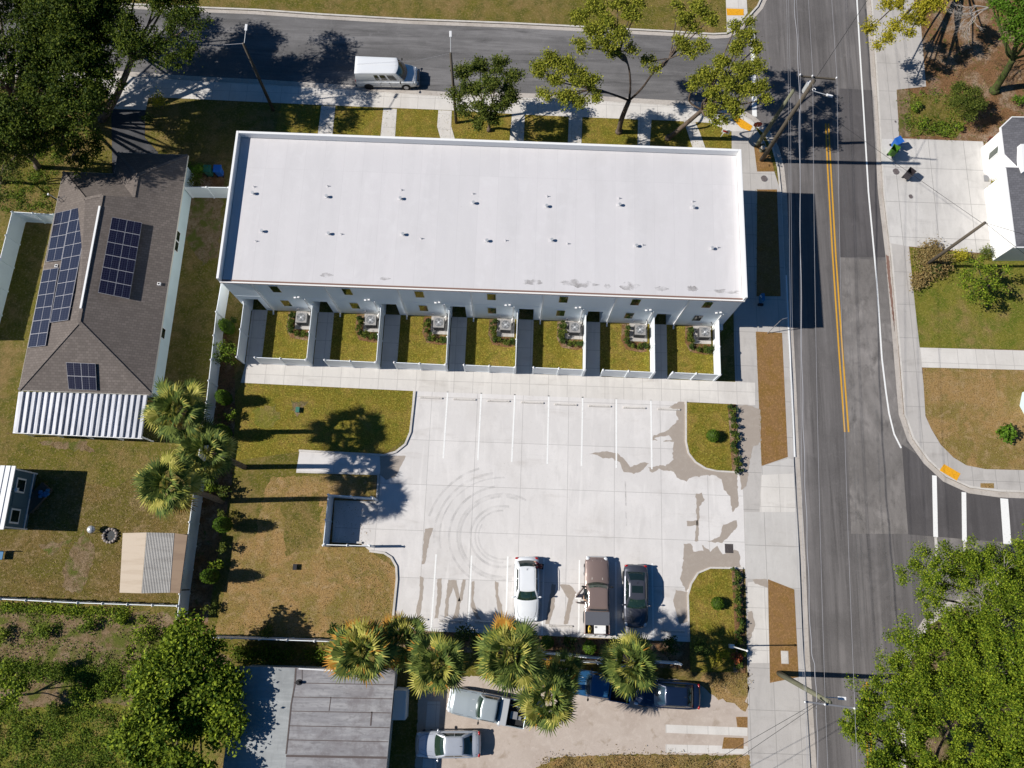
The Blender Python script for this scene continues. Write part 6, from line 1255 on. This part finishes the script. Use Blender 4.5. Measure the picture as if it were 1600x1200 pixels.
for k, (x, y, r, h, n, sz, lf, lab) in enumerate([(352, 552, .95, 2.4, 750, .16, 'weed', 'loose pale green shrub leaning over the fence left of the first yard'), (362, 500, .4, .9, 260, .12, 'leafShrub', 'dark low shrub behind the clipped oval by the fence'), (360, 540, .35, .7, 220, .1, 'leafShrub', 'dark purple low shrub near the loose pale shrub'), (358, 648, .5, 1.2, 200, .16, 'weed', 'sparse pale sapling between two clipped shrubs by the fence'),
    (330, 758, .6, 1.6, 350, .17, 'leafBL', 'leafy shrub under the lower left palm by the fence'), (350, 770, .55, 1.3, 300, .15, 'leafMid', 'leafy shrub near the base of the tallest left palm'), (344, 805, .5, 1.4, 260, .15, 'leafMid', 'small leafy shrub touching the clipped ball level with the fire ring'), (347, 855, .5, 1.2, 230, .15, 'leafMid', 'leafy sapling between the two lower clipped shrubs'), (338, 878, .55, 1.3, 280, .15, 'leafBL', 'leafy sapling just above the lowest clipped shrub'), (326, 948, .5, 1.1, 220, .14, 'leafMid', 'lone pale sapling below the lowest clipped shrub'),
    (420, 985, .6, 1.0, 300, .14, 'leafMid', 'small green shrub on the dry lawn above the lower white fence'), (521, 982, .55, 1.0, 300, .14, 'leafShrub', 'dark shrub left of the orange-tipped palm'), (725, 990, .9, 1.6, 500, .15, 'leafShrub', 'dark shrub at the lot edge right of the third palm'), (745, 1003, .7, 1.4, 360, .15, 'leafMid', 'speckled green shrub between two palms below the lot'), (1045, 1008, .75, 1.3, 420, .15, 'leafShrub', 'dark shrub at the lower right corner of the lot'), (1095, 1012, .8, 1.5, 450, .15, 'leafShrub', 'dark shrub in the shade below the lower island'), (1128, 1025, .55, 1.1, 260, .16, 'leafYel', 'yellowish shrub beside the white post'), (1152, 1028, .45, .9, 230, .14, 'leafRed', 'reddish shrub at the end of the lower island bed'),
    (305, 268, .85, 1.7, 620, .14, 'leafBr', 'bright topped hedge bush beside the dark green bin'), (303, 285, .7, 1.5, 420, .14, 'leafMid', 'hedge bush between the brown roof and the short white fence'), (246, 157, .85, 1.9, 700, .12, 'leafYel', 'rounded yellowish bush at the sidewalk beside the left driveway'), (232, 185, .6, 1.2, 320, .13, 'leafShrub', 'dark bush at the right edge of the left driveway'), (965, 1003, .5, 1.0, 200, .14, 'leafShrub', 'dark shrub behind the dark grey saloon'), (890, 1006, .6, .9, 240, .14, 'leafShrub', 'dark low shrub below the brown pickup')]):
    q = G(x, y, h*.6); shrub('shrub', (q[0], q[1], .01), r, h, lab, 'shrub', None, lf, n, sz)
for isl, (p0, p1, n, w_) in enumerate((((1141, 636), (1150, 735), 11, 'upper'), ((1151, 893), (1157, 1040), 16, 'lower'))):
    for k in range(n):
        f = k/(n-1); x = p0[0]+(p1[0]-p0[0])*f+rr.uniform(-3, 3); y = p0[1]+(p1[1]-p0[1])*f
        shrub('bed_shrub', (*G(x, y, .2)[:2], .09), .34, .55, 'low leafy shrub in the planted strip along the %s island' % w_, 'shrub', 'shrubs of the %s island strip' % w_, 'leafMid' if k % 2 else 'leafShrub', 140, .14, seed=900+k+isl*50)
# weeds and ground cover in the dirt lot and on edges: nobody could count these
def weeds(name, polys, n, label_seed, size, mat, h=.25, cl=60):
    rg = np.random.default_rng(label_seed); out = []
    for poly, cnt in zip(polys, n):
        s_ = scatter(poly, cnt, 0, .01, 0, .0, label_seed)
        for x, y, _, _ in s_:
            g = np.array(G(x, y, .0)); sc = rg.uniform(.25, .9); k = int(cl*sc)
            out.append(g+rg.normal(size=(k, 3))*np.array([.38*sc, .38*sc, .0])+np.array([0, 0, 1])*np.abs(rg.normal(size=(k, 1)))*h*sc)
    L = np.concatenate(out); return tag(quads(name, leafquads(L, size, .7, .5, rg), M[mat]), kind='stuff')
weeds('weeds', [[(-40, 955), (240, 962), (235, 1010), (200, 1040), (-40, 1030)], [(-40, 1030), (230, 1045), (230, 1060), (-40, 1055)], [(-40, 1100), (230, 1120), (240, 1230), (-40, 1230)]], [60, 60, 110], 5, .13, 'weed', .22)
weeds('bright_weeds', [[(200, 960), (275, 970), (250, 1040), (190, 1050)], [(110, 1070), (190, 1060), (190, 1085), (110, 1095)], [(0, 945), (200, 955), (200, 962), (0, 952)]], [40, 40, 90], 6, .15, 'leafBL', .3)
weeds('fence_weeds', [[(365, 1012), (520, 1016), (520, 1034), (365, 1028)], [(1410, 190), (1500, 195), (1500, 213), (1420, 210)]], [70, 20], 7, .14, 'weed', .25)
weeds('edge_grass', [[(845, 1186), (1000, 1180), (1070, 1186), (1160, 1186), (1160, 1215), (850, 1215)], [(1100, 1050), (1165, 1052), (1165, 1075), (1110, 1072)]], [150, 30], 8, .10, 'leafTan', .14)
# short grass blades on the lawns near the lot
def blades(name, polys, dens, mat, size=.07, seed=1, h=.04):
    rg = np.random.default_rng(seed); out = []
    for poly in polys:
        P = np.array(PX(poly)); x0, y0 = P.min(0); x1, y1 = P.max(0); n = int((x1-x0)*(y1-y0)*dens); q = rg.uniform((x0, y0), (x1, y1), (n, 2))
        ins_ = np.zeros(n, bool); j = len(P)-1
        for i in range(len(P)):
            c_ = ((P[i, 1] > q[:, 1]) != (P[j, 1] > q[:, 1])) & (q[:, 0] < (P[j, 0]-P[i, 0])*(q[:, 1]-P[i, 1])/(P[j, 1]-P[i, 1]+1e-9)+P[i, 0]); ins_ ^= c_; j = i
        q = q[ins_]; out.append(np.column_stack([q, rg.uniform(.02, .02+h, len(q))]))
    L = np.concatenate(out); return tag(quads(name, leafquads(L, size, .9, .45, rg), M[mat]), kind='stuff')

blades('short_grass', [[(378, 600), (646, 612), (639, 675), (600, 708), (465, 704), (368, 716)], [(1075, 631), (1135, 634), (1142, 735), (1090, 722)], [(1110, 890), (1142, 891), (1148, 1020), (1082, 1000), (1078, 930)], [(1424, 390), (1600, 405), (1600, 547), (1440, 541)], [(440, 162), (1120, 190), (1140, 200), (1140, 232), (430, 205)]], 22, 'leafGrass', .075, 1, .03)
blades('dry_grass_blades', [[(366, 862), (425, 748), (588, 744), (578, 858), (618, 890), (610, 975), (340, 985)], [(0, 690), (225, 690), (300, 700), (290, 850), (272, 940), (0, 930)], [(1445, 578), (1600, 582), (1600, 730), (1500, 715), (1455, 660)]], 16, 'leafTan2', .085, 2, .035)
blades('verge_blades', [[(1182, 298), (1214, 298), (1219, 463), (1183, 463)], [(1182, 519), (1221, 521), (1230, 712), (1191, 726)], [(1201, 907), (1240, 922), (1247, 1057), (1204, 1065)]], 30, 'leafTan', .06, 3, .03)
blades('path_edge_grass', [[(1420, 384), (1425, 384), (1441, 543), (1436, 543)], [(1441, 575), (1446, 575), (1450, 650), (1446, 650)], [(1179, 296), (1184, 296), (1184, 463), (1180, 463)], [(1180, 518), (1184, 518), (1193, 727), (1188, 727)], [(372, 596), (378, 598), (640, 611), (640, 614), (376, 601)]], 60, 'leafGrass', .07, 4, .04)
weeds('green_ground_cover', [[(-40, 1100), (235, 1110), (240, 1230), (-40, 1230)], [(-40, 1035), (190, 1045), (190, 1066), (-40, 1055)], [(-40, 200), (160, 200), (90, 262), (80, 330), (-40, 330)]], [420, 150, 220], 9, .13, 'weed', .18, 90)
for k, (x, y, r_, h_, lab) in enumerate([(140, 975, .7, .8, 'round bright weed bush near the middle of the dirt strip'), (193, 968, .45, .6, 'small bright bush right of the middle of the dirt strip'), (75, 985, .6, .9, 'tall dark weed clump left of the middle of the dirt strip'), (8, 988, .8, .9, 'bright bush at the left end of the dirt strip'), (165, 1078, .7, .8, 'bright leafy bush on the dirt left of the big broad-leaved tree'), (130, 1085, .8, .8, 'yellow-green leafy bush in the middle of the weedy lot'), (40, 1150, .9, .9, 'leafy bush at the bottom left of the weedy lot'), (230, 990, .9, 1.2, 'leafy bush at the right end of the dirt strip by the fence corner')]):
    q = G(x, y, 0); shrub('weed_bush', (q[0], q[1], .01), r_, h_, lab, 'bush', None, 'leafBL' if k % 2 else 'weed', 420, .15)

blades('yard_grass_blades', [[(x_*105.6+412+(0 if x_ < 3 else 2), 492+x_*4), (x_*105.6+480, 494+x_*4), (x_*105.6+478, 556+x_*4), (x_*105.6+408, 554+x_*4)] for x_ in range(7)], 60, 'leafGrass', .07, 7, .04)
weeds('bed_weeds', [[(1405, 145), (1525, 142), (1520, 160), (1500, 214), (1420, 213)]], [60], 11, .13, 'weed', .2, 50)
weeds('leaf_litter', [[(1450, 60), (1600, 70), (1600, 180), (1540, 170), (1450, 135)]], [50], 12, .10, 'leafTan2', .03, 40)

blob('faint_stain', [(1175, 905), (1198, 905), (1199, 918), (1180, 912)], .0285, 'wet', .04)

blob('gutter_crack', [(1384, 398), (1389, 400), (1392, 440), (1397, 490), (1398, 520), (1394, 490), (1388, 440)], RZ+.022, 'rust', .03)
line('oil_streak', [(977, 752), (978, 790)], .10, 'smudge', .0232); line('oil_streak', [(978, 800), (979, 822)], .07, 'smudge', .0232)
for q in ([(1300, 780), (1330, 770), (1345, 810), (1320, 830)], [(1346, 860), (1380, 850), (1392, 900), (1362, 930)], [(1380, 930), (1410, 930), (1400, 990), (1378, 1000)]): blob('road_smudge', q, RZ+.0145, 'smudge', .15)

blades('green_tufts', [[(540, 870), (605, 885), (612, 960), (560, 972)], [(440, 780), (505, 765), (505, 850), (450, 870)], [(345, 970), (520, 985), (520, 995), (345, 990)]], 45, 'leafGrass', .085, 8, .04)
